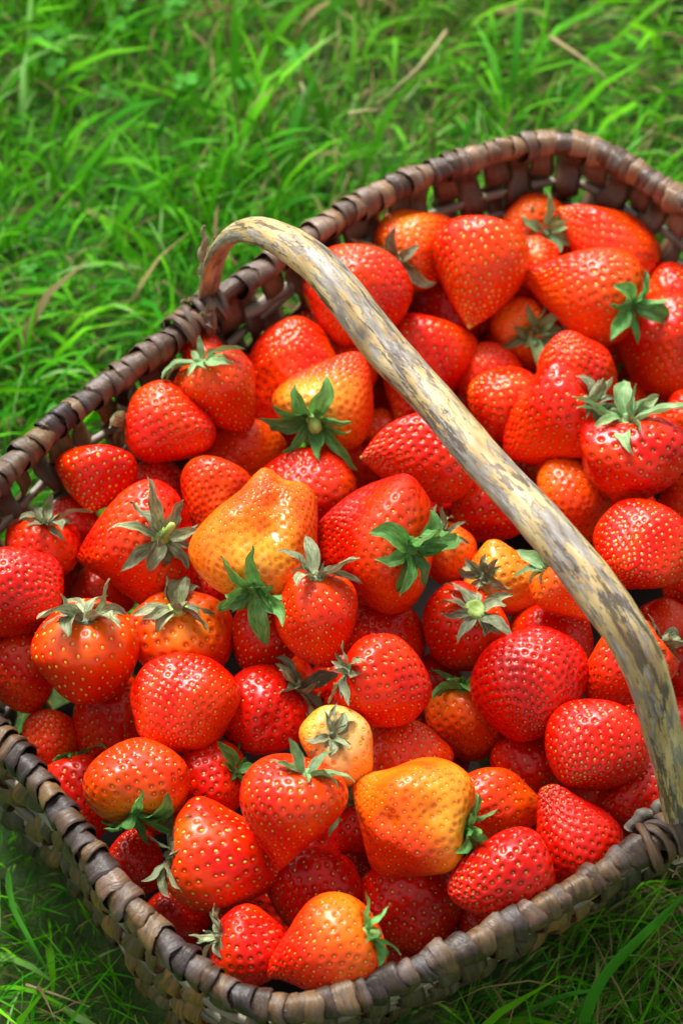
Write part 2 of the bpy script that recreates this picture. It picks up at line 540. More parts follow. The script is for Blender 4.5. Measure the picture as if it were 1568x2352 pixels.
# wraps over the rim: bark straps, each its own piece
W_VAR = []
NP, NW = 22, 7
for k in range(10):
    r = np.random.default_rng(100 + k)
    ph = np.linspace(0, 2 * np.pi, NP, endpoint=False)
    u = np.array([-1, -.95, -.7, 0, .7, .95, 1])
    PH, U = np.meshgrid(ph, u, indexing='ij')
    slant = 0.0002 + 0.0010 * r.random()
    hw = 0.0047 * (1 + 0.10 * wob(ph, 200 + k))[:, None]
    x = U * hw + slant * np.cos(PH + 0.6) + 0.0005 * wob(PH * 2 + U, 300 + k)
    R0 = 0.0070 + 0.0007 * wob(ph, 400 + k, f0=2)[:, None]
    edge = 1 - np.abs(U) ** 12 * 0.10
    crease = -0.0004 * np.abs(np.sin(U * (2.0 + r.random() * 2) + 3 * r.random()))
    Rr = (R0 + 0.0004 * (1 - U ** 2) + 0.0013 * U) * edge + crease
    V = np.stack([x, np.cos(PH) * Rr * 0.98, np.sin(PH) * Rr * 1.0 - 0.0018], -1)
    # straps run down the inside and outside of the wall a little
    V[..., 2] -= np.where(np.sin(PH) < -0.3, (np.abs(np.sin(PH)) - 0.3) * 0.003, 0)
    G = np.stack([U * 0.005, np.zeros_like(U), PH * 0.007], -1)
    F = grid_faces(NP, NW, True, False)
    W_VAR.append((V.reshape(-1, 3), F, G.reshape(-1, 3)))
W_ME = {}
for k, (V, F, G) in enumerate(W_VAR):
    W_ME[k, 0] = mesh('rim_wrap', V, F, M_BARK_NEW, uv=G)
    W_ME[k, 1] = mesh('rim_wrap', V, F, M_BARK_OLD, uv=G)

s_hA, s_hC = nearest_s(478, 705), nearest_s(1578, 1900)
bare = [(nearest_s(545, 655), s_hA), (nearest_s(1490, 1935), s_hC + 0.004)]
s = 0.0
wr = random.Random(5)
while s < 0.999:
    step = (0.0052 + 0.0046 * wr.random()) / RL
    sm = s + step / 2
    s += step
    if any(min(a_, b_) <= sm <= max(a_, b_) for a_, b_ in bare):
        continue
    P, T, Nn = rim_at(sm)
    front = P[1] < 0.02 - 0.5 * P[0]
    old = 1 if wr.random() < (0.92 if front else 0.12) else 0
    k = wr.randrange(10)
    tl = wr.uniform(-0.10, 0.16)          # slant of the strap
    sx = step * RL / 0.0088 * wr.uniform(1.14, 1.36)
    sc_ = wr.uniform(0.78, 0.96)
    rot = Matrix(((T[0], Nn[0], 0), (T[1], Nn[1], 0), (0, 0, 1))).to_4x4()
    mw = Matrix.Translation((P[0] - cen[0], P[1] - cen[1], RIM + wr.uniform(-.0006, .0008))) @ rot @ Matrix.Rotation(tl, 4, 'Z') @ Matrix.Rotation(wr.uniform(-.12, .12), 4, 'Y') @ Matrix.Diagonal((sx, sc_, sc_, 1))
    link('rim_wrap', W_ME[k, old], BASKET, mw)

# wall strips: flat splints that weave in and out of the hoops
nstrip = int(RL / 0.0134) // 2 * 2
nd = 44
for k in range(nstrip):
    s0 = (k + wr.uniform(-0.12, 0.12)) / nstrip
    P, T, Nn = rim_at(s0)
    d = np.linspace(0.002, DEPTH, nd)
    ph = (k % 2) * math.pi
    inward = taper(d, Nn)
    pit = PITCHW
    wv = 0.0046 * np.sin((d - 0.027) / pit * math.pi + math.pi / 2 + ph) * np.clip((d - 0.008) / 0.010, 0, 1)
    drift = 0.0030 * wob(d * 40, 900 + k) * np.clip(d / 0.03, 0, 1) + wr.uniform(-.03, .06) * d
    corner = 1.0
    hwid = ((0.0049 if P[1] < 0.02 - 0.5 * P[0] else 0.0064) + 0.0014 * wr.random()) * (1 + 0.12 * wob(d * 120, 700 + k)) * (1 - 0.18 * d / DEPTH)
    Cc = np.column_stack([P[0] + Nn[0] * (wv - inward) + T[0] * drift, P[1] + Nn[1] * (wv - inward) + T[1] * drift, RIM - 0.003 - d])
    Tg = np.gradient(Cc, axis=0); Tg /= np.linalg.norm(Tg, axis=1)[:, None]
    T3 = np.array([T[0], T[1], 0.0]); tw = 0.25 * wob(d * 50, 1200 + k)
    B = np.cross(Tg, T3); B /= np.linalg.norm(B, axis=1)[:, None]
    A3 = T3[None] * np.cos(tw)[:, None] + B * np.sin(tw)[:, None]
    B3 = np.cross(Tg, A3)
    th = 0.0011
    prof = np.array([(-1, 0), (-.55, .9), (0, 1.15), (.55, .9), (1, 0), (.5, -.8), (-.5, -.8)])
    if (B3[0] * np.array([Nn[0], Nn[1], 0])).sum() < 0: prof = prof * [1, -1]
    sec = np.stack([prof[None, :, 0] * hwid[:, None], prof[None, :, 1] * th * np.ones((nd, 1))], -1)
    V, F, G = sweep(Cc, A3, B3, sec)
    G = np.array(G); G[:nd * 7, 0] = (prof[None, :, 0] * 0.006 * np.ones((nd, 1))).ravel(); G[:nd * 7, 1] = (prof[None, :, 1] * .002 * np.ones((nd, 1))).ravel()
    front = P[1] < 0.02 - 0.5 * P[0]
    bpart('wall_strip', (V, F, G), M_STRIP_OUT if front else M_STRIP_IN)

# base of the basket
idx = np.arange(0, NR, 8)
Pb = RC[idx] - RN[idx] * (taper(DEPTH, RN[idx]) + .004)[:, None]
vb = [(p_[0], p_[1], 0.012) for p_ in Pb] + [(p_[0], p_[1], 0.018) for p_ in Pb]
nb = len(idx)
fb = [tuple(range(nb))[::-1], tuple(range(nb, 2 * nb))] + [(i, (i + 1) % nb, nb + (i + 1) % nb, nb + i) for i in range(nb)]
M_BASE, t, p = newmat('dark_base_wood')
tc = t.nodes.new('ShaderNodeTexCoord')
t.links.new(ramp(t, noise(t, tc.outputs['Object'], 90, 5), [(0.3, (0.005, 0.0035, 0.002)), (0.7, (0.018, 0.011, 0.006))]), p.inputs['Base Color'])
p.inputs['Roughness'].default_value = 0.85
bpart('base_board', (np.array(vb), fb, np.array(vb) * 0.3), M_BASE, smooth=False)

# handle ---------------------------------------------------------------
pA = on_z(470, 690, RIM); pC = on_z(1590, 1925, RIM)
hd = pC - pA; hd[2] = 0; hl = np.linalg.norm(hd); hd /= hl
hn = np.array([-hd[1], hd[0], 0])


def on_arch(x, y):
    r_ = ray(x, y); t_ = ((pA - CAM) @ hn) / (r_ @ hn)
    return CAM + r_ * t_


#        px    py   half width (mm) half thickness (mm)
hpx = [(478, 760, 5.5, 2.2), (476, 700, 6.2, 2.6), (486, 630, 6.6, 3.2), (512, 570, 7.0, 4.2), (560, 535, 7.6, 6.0), (632, 545, 8.6, 7.2), (716, 602, 9.2, 8.0),
       (800, 694, 9.6, 8.2), (880, 797, 9.7, 8.2), (1000, 930, 9.2, 7.8), (1130, 1077, 9.2, 7.8), (1240, 1198, 9.6, 8.0), (1340, 1318, 10.0, 8.2), (1425, 1440, 10.0, 8.0),
       (1484, 1560, 9.6, 7.4), (1524, 1700, 8.6, 6.0), (1552, 1840, 7.6, 4.6), (1566, 1930, 7.0, 3.6), (1568, 1965, 6.0, 2.6)]
hp = np.array([list(on_arch(x, y)) + [a_ / 1000, b_ / 1000] for x, y, a_, b_ in hpx])
hp[:, 3] *= 0.95
HC, hlen = catmull(hp, 200)
C3 = HC[:, :3]
sv = np.linspace(0, hlen, 200)
C3 = C3 + hn[None] * (0.0004 * wob(sv * 38, 3))[:, None]
Tg = np.gradient(C3, axis=0); Tg /= np.linalg.norm(Tg, axis=1)[:, None]
Nh = np.tile(hn, (200, 1)); Bh = np.cross(Tg, Nh); Bh /= np.linalg.norm(Bh, axis=1)[:, None]
if Bh[100, 2] < 0: Bh = -Bh
mh = 36
aa = np.linspace(0, 2 * np.pi, mh, endpoint=False)
ca, sa = np.cos(aa), np.sin(aa)
flatb = np.where(sa < 0, sa * 0.55, sa)
w_ = (C3 - CAM) @ FWD
sx_, sy_ = 784 + FPX * ((C3 - CAM) @ RT) / w_, 1176 - FPX * ((C3 - CAM) @ UP) / w_
kni = int(np.argmin(np.hypot(sx_ - 850, sy_ - 765)))
vk = CAM - C3[kni]
kn_s, kn_a = sv[kni], math.atan2(vk @ Bh[kni], vk @ Nh[kni]) % (2 * math.pi)
kn_a += .35 if Nh[kni][0] > 0 else -.35
S_, A__ = np.meshgrid(sv, aa, indexing='ij')
lump = 1 + 0.035 * noise2(S_ * 100, np.cos(A__) * 2 + np.sin(A__), 17, 0.9, 3) + 0.015 * noise2(S_ * 300, A__ * 2, 19, 1.0, 2)
dk = np.hypot((S_ - kn_s) / 0.0050, (A__ - kn_a) / 0.42)
knot = np.clip(1.25 - dk, 0, 1)
lump = lump + 0.07 * np.exp(-dk ** 2 * 0.5) - 0.06 * np.exp(-(dk * 2.6) ** 2)
k2 = np.hypot((S_ - hlen * 0.655) / 0.011, (A__ - 5.7) / 0.8)
lump = lump + 0.05 * np.exp(-k2 ** 2)
k3 = np.hypot((S_ - hlen * 0.56) / 0.010, (A__ - 0.3) / 0.7)
lump = lump + 0.05 * np.exp(-k3 ** 2)
sec = np.stack([ca[None] * HC[:, 3:4] * lump, flatb[None] * HC[:, 4:5] * lump], -1)
V, F, G = sweep(C3, Nh, Bh, sec)
endf = np.clip(1 - sv / 0.050, 0, 1)[:, None]
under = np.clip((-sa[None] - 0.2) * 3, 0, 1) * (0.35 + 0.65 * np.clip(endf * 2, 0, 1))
pad = np.zeros(2)
G = np.array(G)
Vl = V - np.array([cen[0], cen[1], 0])
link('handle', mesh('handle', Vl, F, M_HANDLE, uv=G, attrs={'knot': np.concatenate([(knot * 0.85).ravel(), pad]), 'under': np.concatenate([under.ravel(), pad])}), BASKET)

# lashings of split bark that bind the handle feet to the rim
def lash(center, T3, N3, n_, seed, spread, mat, r0=0.011):
    r = random.Random(seed)
    for k in range(n_):
        off = (k - (n_ - 1) / 2) * spread
        tilt = r.uniform(-0.45, 0.45)
        ph = np.linspace(0, 2 * np.pi, 26)[:-1]
        T = np.array(T3); Nn = np.array(N3); Zz = np.array([0, 0, 1.0])
        ra = r0 * r.uniform(0.92, 1.08)
        P = center + T * off + Nn[None] * (np.cos(ph) * ra)[:, None] + Zz[None] * (np.sin(ph) * ra * 0.9)[:, None] + T[None] * (np.sin(ph + 1) * tilt * 0.011)[:, None]
        radial = Nn[None] * np.cos(ph)[:, None] + Zz[None] * np.sin(ph)[:, None]
        tang = np.tile(T, (len(ph), 1))
        prof = np.array([(-1, 0), (-.5, .8), (.3, .9), (1, 0), (0, -.6)])
        hw = 0.0024 * r.uniform(0.8, 1.3)
        sec = np.stack([prof[None, :, 0] * hw * (1 + .2 * wob(ph * 2, seed + k))[:, None], prof[None, :, 1] * 0.0009 * np.ones((len(ph), 1))], -1)
        bpart('lashing', sweep(P, tang, radial, sec, True), mat)


P, T, Nn = rim_at(nearest_s(455, 730)); lash(np.array([P[0], P[1], RIM - .001]), (T[0], T[1], 0), (Nn[0], Nn[1], 0), 7, 3, 0.0040, M_BARK_NEW, 0.0096)
P, T, Nn = rim_at(nearest_s(1560, 1905)); lash(np.array([P[0], P[1], RIM - .003]), (T[0], T[1], 0), (Nn[0], Nn[1], 0), 9, 8, 0.0036, M_BARK_OLD, 0.0096)


def stick(name, pp, rads, mat, seed=0, m=8, nn=24, parent=BASKET):
    """pp: (px, py, z) control points"""
    P3 = np.array([list(on_z(x, y, z)) for x, y, z in pp])
    rr_ = np.asarray(rads, float)[:, None]
    Q, L_ = catmull(np.hstack([P3, rr_]), nn)
    t_ = np.linspace(0, 1, nn)
    Q[:, :3] += 0.0006 * np.stack([wob(t_ * 12, seed), wob(t_ * 12, seed + 1), wob(t_ * 12, seed + 2)], 1)
    V, F, G = tube_along(Q[:, :3], Q[:, 3] * (1 + 0.1 * wob(t_ * 20, seed + 3)), m)
    return bpart(name, (V, F, G), mat)


stick('twig_stub', [(428, 800, .128), (450, 765, .140), (472, 728, .152), (487, 700, .163)], [.0028, .0030, .0028, .0022], M_TWIG, 1)
stick('twig_stub', [(470, 625, .172), (466, 590, .180), (470, 555, .188), (468, 518, .196)], [.0022, .0020, .0015, .0007], M_TWIG, 5)
stick('twig_stub', [(462, 640, .168), (478, 590, .176), (492, 545, .184)], [.0016, .0014, .0006], M_TWIG, 9)
stick('inner_rod', [(430, 815, .122), (510, 755, .127), (590, 705, .128), (670, 655, .127)], [.0032, .0035, .0036, .0034], M_ROD, 13)
stick('inner_rod', [(1440, 1900, .146), (1490, 1868, .150), (1550, 1822, .150)], [.0026, .0028, .0026], M_ROD, 17)
# frayed bark fibres near the handle foot
fr_ = random.Random(3)
for (x, y, z) in [(478, 735, .158), (484, 722, .160), (392, 755, .152), (345, 800, .150), (402, 768, .150), (440, 690, .16), (200, 905, .152), (90, 995, .152),
                  (1532, 1955, .146), (1500, 1990, .140), (1560, 1990, .140), (655, 2330, .14), (330, 2130, .145)]:
    a0 = fr_.uniform(0, 6.28); pts_ = []
    for q in range(5):
        pts_.append((x + q * 7 * math.cos(a0) + fr_.uniform(-3, 3), y + q * 7 * math.sin(a0), z + 0.001 * q)); a0 += fr_.uniform(-.5, .5)
    stick('bark_fibre', pts_, [.0006, .0005, .0005, .0004, .0002], M_TWIG, fr_.randrange(999), m=4, nn=12)

# ------------------------------------------------------------------ strawberries
#  x, y    photo position of the middle (1568 x 2352 scale); L, W length and width in the same scale
#  dir     where the tip points in the view (0 = right, 90 = up); tilt  + tip towards the viewer
#  ripe    0 deep red .. 1 pale;  sh  extra paleness at the shoulder; side paleness of one flank
#  layer   0 on top of the heap, 1, 2, 3 deeper;  cal  calyx kind: '' hidden, f fresh, d dry, p pale, c cut stub
B = []


def S(x, y, L, W, dir, tilt, shape, ripe, sh, layer, cal, label, **kw):
    B.append(dict(x=x, y=y, L=L, W=W, dir=dir, tilt=tilt, shape=shape, ripe=ripe, sh=sh, layer=layer, cal=cal, label=label, **kw))


S(962, 560, 185, 172, 275, 5, 'heart', .40, .12, 0, 'd', 'orange flushed strawberry at the far wall with a narrow tip pointing down', bumps=[(.9, 0, .1, .22, .45)], side=.12, N=210, c=(914, 600))
S(1102, 632, 250, 212, 262, 12, 'cone', .30, .0, 0, '', 'large heart shaped red strawberry pointing down, topmost beside the far wicker wall', N=230)
S(1222, 525, 150, 150, 95, -55, 'round', .30, .1, 0.8, 'p', 'red strawberry by the far wall with green star calyx facing up', c=(1245, 530))
S(1388, 562, 262, 178, 138, 8, 'cone', .36, .0, 1, '', 'long orange red strawberry at the far wall with its tan tip raised', N=210)
S(1335, 668, 275, 208, 160, 8, 'cone', .34, .05, 0, 'f', 'big pointed red strawberry with raised fresh green calyx, lying over the tan tipped one', N=240, c=(1430, 693))
S(1222, 598, 130, 115, 120, 0, 'round', .42, .1, 0.5, '', 'small orange red berry squeezed between three big ones near the far wall')
S(1205, 765, 165, 158, 195, -25, 'round', .38, .25, .5, 'p', 'orange red strawberry lying on its side with bright green calyx, far half of basket', cdir=1, c=(1234, 768))
S(1318, 858, 195, 165, 110, 30, 'round', .28, .0, 0, '', 'medium round red strawberry just above the heart shaped one beyond the handle', N=170)
S(1262, 970, 240, 212, 215, 10, 'heart', .30, .0, 0, 'd', 'knobbly heart shaped red strawberry with thin pale sepals beyond the handle', bumps=[(.7, .3, -.5, .16, .4), (-.7, .3, -.5, .16, .4)], N=230, c=(1336, 926))
S(1160, 925, 170, 160, 150, 15, 'round', .30, .0, 1, '', 'red strawberry tucked under the knobbly heart shaped one, touching the handle line')
S(1125, 865, 150, 130, 100, 20, 'round', .28, .0, 2, '', 'shaded round strawberry low between handle and green topped berry')
S(1532, 797, 235, 214, 262, 18, 'round', .30, .0, 1, '', 'very large glossy red strawberry at the far side beneath the raised green calyx', N=210)
S(1456, 1050, 205, 222, 275, 35, 'round', .24, .0, 0, 'p', 'wide dimpled red strawberry with pale green calyx peeking over its top', N=170, c=(1450, 957))
S(1568, 965, 120, 120, 200, 10, 'round', .30, .1, 1, '', 'orange red strawberry cut off by the photo edge above the wide dimpled one')
S(1545, 695, 170, 170, 100, 10, 'round', .30, .0, 2, 'f', 'partly hidden red strawberry behind the very large glossy one at the far side')
S(828, 680, 235, 208, 262, 10, 'round', .24, .0, 0, '', 'plain dark red oval strawberry behind the bend of the handle', N=260)
S(965, 845, 270, 195, 245, 10, 'cone', .26, .0, 1, '', 'long red strawberry passing beneath the middle of the handle', N=230)
S(1030, 725, 170, 165, 230, 5, 'round', .26, .0, 2, '', 'shaded red strawberry under the large heart shaped one, showing one wet patch')
S(795, 835, 150, 125, 120, 10, 'round', .26, .0, 2, '', 'narrow slice of red strawberry behind the orange shouldered heart shaped one')
S(740, 760, 120, 120, 120, 0, 'round', .24, .0, 3, 'f', 'dark strawberry in the shade of the handle with a green leaf above it')
S(662, 862, 250, 208, 100, 18, 'blunt', .28, .0, 1, '', 'tall blunt dimpled red strawberry under the far handle foot', N=260)
S(512, 903, 195, 170, 292, 12, 'heart', .24, .1, 0, 'p', 'heart shaped red strawberry with limp sepals near the twig stub', N=170, c=(470, 838))
S(468, 822, 115, 105, 100, 0, 'round', .30, .0, 2, '', 'small red strawberry half hidden behind the limp sepals by the twig stub')
S(768, 915, 235, 195, 50, -12, 'heart', .34, .42, 0, 'f', 'orange shouldered heart shaped strawberry with a green knob and long sepals', N=240, stub=1, c=(729, 966))
S(390, 980, 205, 178, 350, 12, 'blunt', .24, .0, 0, 'd', 'dimpled red strawberry lying sideways beside the wicker wall below the twig', N=190)
S(220, 1105, 150, 175, 262, 15, 'cone', .22, .0, 0, '', 'small three sided dark red strawberry against the wicker wall', N=130)
S(550, 1050, 175, 195, 280, 15, 'round', .36, .1, 1, '', 'orange red strawberry with rows of seeds, wedged above the middle of the heap', N=230)
S(492, 1148, 180, 160, 255, 18, 'cone', .28, .0, 0, '', 'red strawberry just above the yellow orange giant, on its wicker side', N=200)
S(355, 1130, 150, 150, 100, 20, 'round', .24, .0, 1, '', 'dark red strawberry peeping out above the big one with grey starry calyx')
S(308, 1255, 270, 245, 168, -8, 'cone', .27, .08, 0, 'd', 'big red strawberry with a spidery grey green calyx and stalk, near the wicker wall', N=250, stub=2, c=(372, 1238))
S(705, 1120, 170, 212, 100, 25, 'round', .22, .0, 1, '', 'shiny dark red strawberry directly behind the yellow orange giant', N=170)
S(597, 1252, 285, 240, 78, 6, 'comb', .51, .14, 0, 'f', 'giant yellow orange unripe strawberry with a lobed top in the heap middle', N=470, side=.12, mot=.10, fd=1, bumps=[(.34, 0, 1, .24, .34), (-.62, 0, .72, .20, .42), (.9, 0, -.2, .10, .4), (-.08, 1, .75, -.17, .20), (-.05, .2, 1, -.14, .22), (-.12, 1, .1, -.12, .22), (.45, .8, .2, .10, .26), (-.5, .75, .15, .10, .28), (.15, .9, -.5, .08, .25)], c=(556, 1322))
S(850, 1252, 275, 272, 172, 5, 'heart', .22, .28, 0, 'f', 'largest red strawberry of the heap, with broad fresh green sepals', N=360, big=1.0, c=(937, 1262))
S(962, 1040, 255, 198, 182, 8, 'cone', .28, .05, 0, '', 'pointed red strawberry lying flat with its tip away from the handle', N=220)
S(878, 985, 90, 90, 100, 0, 'round', .28, .0, 2, '', 'sliver of red berry between the pointed one and the green knob')
S(1135, 1158, 190, 168, 350, 15, 'blunt', .28, .2, 1, '', 'smooth red strawberry half covered by the middle of the handle', N=130)
S(1325, 1148, 160, 180, 20, 10, 'round', .44, .2, 1, '', 'orange strawberry showing beyond the handle, under the wide dimpled one', N=200)
S(1468, 1265, 215, 202, 240, 45, 'round', .22, .0, 0, '', 'round red strawberry facing tip up beyond the lower handle', N=270)
S(1592, 1165, 160, 130, 200, 10, 'round', .26, .0, 1, '', 'strawberry at the photo edge above the round tip up one')
S(1592, 1345, 140, 110, 200, 10, 'round', .26, .0, 2, '', 'strawberry at the photo edge below the round tip up one')
S(1030, 1275, 150, 120, 285, 0, 'round', .42, .2, 1, 'd', 'small orange red strawberry crowded by withered sepals beside the largest one', c=(1010, 1230))
S(1168, 1340, 190, 155, 20, 5, 'blunt', .50, .38, 0, 'd', 'pale yellow orange strawberry with dark wilted sepals under the handle', N=110, c=(1112, 1322))
S(1318, 1350, 175, 148, 150, 10, 'heart', .46, .08, 0, 'p', 'bumpy orange strawberry half hidden beneath the lower handle', N=160, c=(1252, 1290))
S(1065, 1445, 190, 182, 262, -38, 'round', .22, .12, 0, 'c', 'red strawberry with bright lime cut stalk ringed by grey sepals', N=110, c=(1089, 1408))
S(882, 1462, 180, 192, 70, 20, 'round', .22, .0, 1, 'd', 'wet looking dark red strawberry below the largest one', N=190)
S(888, 1572, 215, 192, 345, 5, 'blunt', .24, .08, 0, 'd', 'seedy red strawberry with brown green calyx on its side, heap centre', big=.72, N=170, c=(806, 1535))
S(1220, 1572, 245, 242, 300, 45, 'round', .13, .0, 0, '', 'very large deep crimson strawberry with strong dimples and no calyx', N=300, dim=1.3)
S(1268, 1482, 180, 205, 30, 15, 'round', .20, .0, 1, '', 'crimson strawberry behind the very large deep crimson one', N=200)
S(1440, 1535, 215, 165, 245, -5, 'blunt', .26, .1, 0, 'd', 'red strawberry with bristly pale sepals crossed by the lower handle', N=150, c=(1525, 1470))
S(1535, 1435, 120, 110, 100, 0, 'round', .24, .0, 2, '', 'scrap of red strawberry showing outside the lower handle')
S(48, 1362, 205, 195, 348, 15, 'blunt', .18, .0, 0, '', 'glossy red strawberry cut by the photo edge beside the wicker wall', N=220)
S(95, 1258, 150, 160, 285, -12, 'round', .20, .12, 1, 'd', 'dark red strawberry with drooping dry calyx against the wicker wall', N=120, c=(108, 1200))
S(158, 1205, 120, 125, 100, 0, 'round', .20, .0, 2, 'f', 'shaded strawberry between wicker wall and spidery calyx berry')
S(235, 1352, 130, 130, 100, 0, 'round', .22, .0, 2, '', 'low strawberry under the spidery calyx berry, showing one shiny patch')
S(150, 1335, 110, 110, 100, 0, 'round', .14, .0, 3, '', 'darkest deep set strawberry between the two wicker side berries')
S(203, 1500, 232, 222, 262, -22, 'round', .24, .28, 0, 'd', 'large red strawberry with silvery folded calyx on a pinkish shoulder', N=140, dim=.5, c=(190, 1413))
S(422, 1470, 205, 212, 270, -30, 'round', .30, .30, 0, 'c', 'red strawberry with pale cut stalk and long drooping grey green sepals', N=130, c=(425, 1396))
S(50, 1540, 190, 155, 280, 0, 'blunt', .26, .0, 1, 'd', 'red strawberry at the photo edge below the glossy cut off one', N=110)
S(610, 1470, 165, 160, 250, 12, 'round', .22, .0, 1, 'f', 'smooth red strawberry paired with the brown capped one below the giant', N=90, dim=.6)
S(733, 1428, 205, 165, 275, 3, 'blunt', .24, .12, 0, 'd', 'red strawberry with a curled brown calyx below the yellow orange giant', N=190, c=(722, 1340))
S(470, 1345, 120, 120, 100, 0, 'round', .22, .0, 2, '', 'dim red strawberry beneath the yellow orange giant on its stalk side')
S(420, 1620, 225, 232, 262, 35, 'round', .24, .0, 0, '', 'large smooth round strawberry, topmost among those near the front wicker', N=300)
S(262, 1660, 215, 188, 245, 15, 'blunt', .26, .0, 1, 'f', 'red strawberry leaning under the large smooth round one', N=160)
S(606, 1640, 205, 195, 225, 5, 'round', .18, .05, 1, 'd', 'deep red strawberry with brown frayed calyx edge beside the small peach one', N=190, c=(692, 1580))
S(775, 1712, 150, 165, 240, -72, 'round', .70, .22, 0, 'd', 'small peach coloured unripe strawberry with calyx facing straight up', big=.78, N=90, dim=.6, c=(785, 1705))
S(120, 1695, 140, 128, 100, 25, 'round', .30, .1, 1, '', 'small dull orange red strawberry next to the front wicker rim', N=90)
S(936, 1735, 165, 178, 100, 15, 'round', .32, .1, 1, '', 'orange red strawberry between the peach one and the big orange one', N=120)
S(1075, 1655, 180, 168, 285, -5, 'blunt', .34, .25, 1, 'f', 'orange topped strawberry with dark calyx beside the deep crimson giant', N=150, c=(1060, 1578))
S(1208, 1765, 175, 165, 260, 15, 'round', .14, .0, 2, '', 'dark crimson strawberry low beneath the deep crimson giant', N=130)
S(1360, 1725, 220, 212, 240, 42, 'blunt', .13, .0, 0, '', 'large deep red strawberry facing tip up near the nearer handle foot', N=220, dim=.8)
S(1472, 1665, 130, 120, 100, 0, 'round', .16, .0, 2, '', 'shaded crimson strawberry between handle and large tip up berry')
S(178, 1835, 195, 150, 285, 10, 'blunt', .22, .0, 1, 'f', 'seedy red strawberry tight against the front wicker rim', N=130)
S(316, 1795, 190, 208, 85, 0, 'round', .34, .32, 0, 'f', 'upside down orange red strawberry with white shoulder and dark green calyx below', N=170, c=(312, 1872))
S(478, 1790, 165, 160, 182, 0, 'round', .20, .0, 1, 'f', 'red strawberry with long green sepals hanging from its side, front half', N=90, c=(545, 1775))
S(655, 1872, 270, 225, 254, 12, 'cone', .23, .08, 0, 'p', 'bright red heart shaped strawberry pointing towards the front rim', big=.75, N=240, c=(688, 1768))
S(828, 1880, 170, 160, 290, -5, 'round', .20, .0, 1, 'p', 'dark red strawberry with pale green sepals beside the big orange one', N=110, c=(800, 1835))
S(956, 1868, 268, 252, 168, 5, 'comb', .50, .34, 0, 'f', 'big orange strawberry with a creamy shoulder, front half of the heap', N=350, mot=.09, side=.1, fd=1, bumps=[(-.50, 0, 1, .28, .36), (.9, 0, .30, .24, .36), (.45, .3, .8, -.10, .3), (.25, 1, .3, -.12, .20), (-.4, .8, .2, .09, .28), (.6, .7, -.2, .10, .26), (-.05, 1, -.5, -.09, .22), (-.6, 0, -.8, .05, .4), (.6, 0, -.8, .05, .4)], c=(1076, 1852))
S(1132, 1855, 205, 155, 275, -5, 'blunt', .36, .05, 1, '', 'orange red strawberry behind the creamy shouldered orange one', N=150, c=(1076, 1852))
S(1308, 1915, 225, 190, 118, 8, 'cone', .18, .0, 0, '', 'pointed red strawberry with tip raised, next to the front rim', N=230)
S(1458, 1835, 195, 160, 205, 8, 'blunt', .16, .0, 1, 'f', 'dark red strawberry at the nearer handle foot', N=150)
S(312, 1985, 150, 125, 100, 5, 'round', .15, .0, 1, '', 'crimson strawberry behind the dry grey calyx at the front rim', N=90)
S(515, 1972, 262, 215, 345, 5, 'blunt', .22, .16, 0, 'd', 'big glossy red strawberry lying sideways with torn grey calyx', N=150, dim=.6, c=(385, 1955))
S(718, 2042, 205, 188, 255, 10, 'round', .15, .0, 1, '', 'deep red strawberry under the heart shaped one near the front corner', N=170)
S(950, 2072, 225, 230, 280, 10, 'round', .19, .0, 1, 'f', 'large red strawberry beneath the big orange one, over the front rim', N=200, dim=.8)
S(1150, 2022, 245, 188, 200, 12, 'blunt', .18, .0, 0, '', 'squared red strawberry with big dimples lying along the front rim', N=170, dim=1.4)
S(400, 2112, 145, 140, 100, 10, 'round', .14, .0, 2, '', 'shaded crimson strawberry low against the front rim', N=70)
S(575, 2178, 185, 172, 330, 0, 'round', .17, .0, 0, 'd', 'red strawberry with frayed dry calyx in the front corner', N=110, c=(494, 2150))
S(738, 2188, 275, 205, 225, 0, 'cone', .30, .22, 0, 'f', 'orange shouldered red strawberry with fresh green calyx, nearest the front corner', N=220, stub=1, c=(846, 2137))
S(935, 2190, 150, 110, 100, 0, 'round', .12, .0, 2, '', 'dark strawberry sliver above the front rim beside the nearest calyx')
S(1092, 2110, 110, 90, 100, 0, 'round', .12, .0, 2, '', 'dark strawberry sliver above the front rim under the squared one')
S(1000, 1565, 120, 120, 100, 0, 'round', .14, .0, 2, '', 'dark berry in the gap beside the deep crimson giant')
S(1440, 940, 150, 140, 300, 0, 'round', .30, .0, 2, 'f', 'shaded red berry below the very large glossy one')
S(1010, 1150, 120, 120, 90, 0, 'round', .20, .0, 3, '', 'deep set berry beneath the tip of the pointed flat lying one')
S(845, 2010, 130, 120, 90, 0, 'round', .14, .0, 2, '', 'dark berry low between the deep red one and the big orange one')

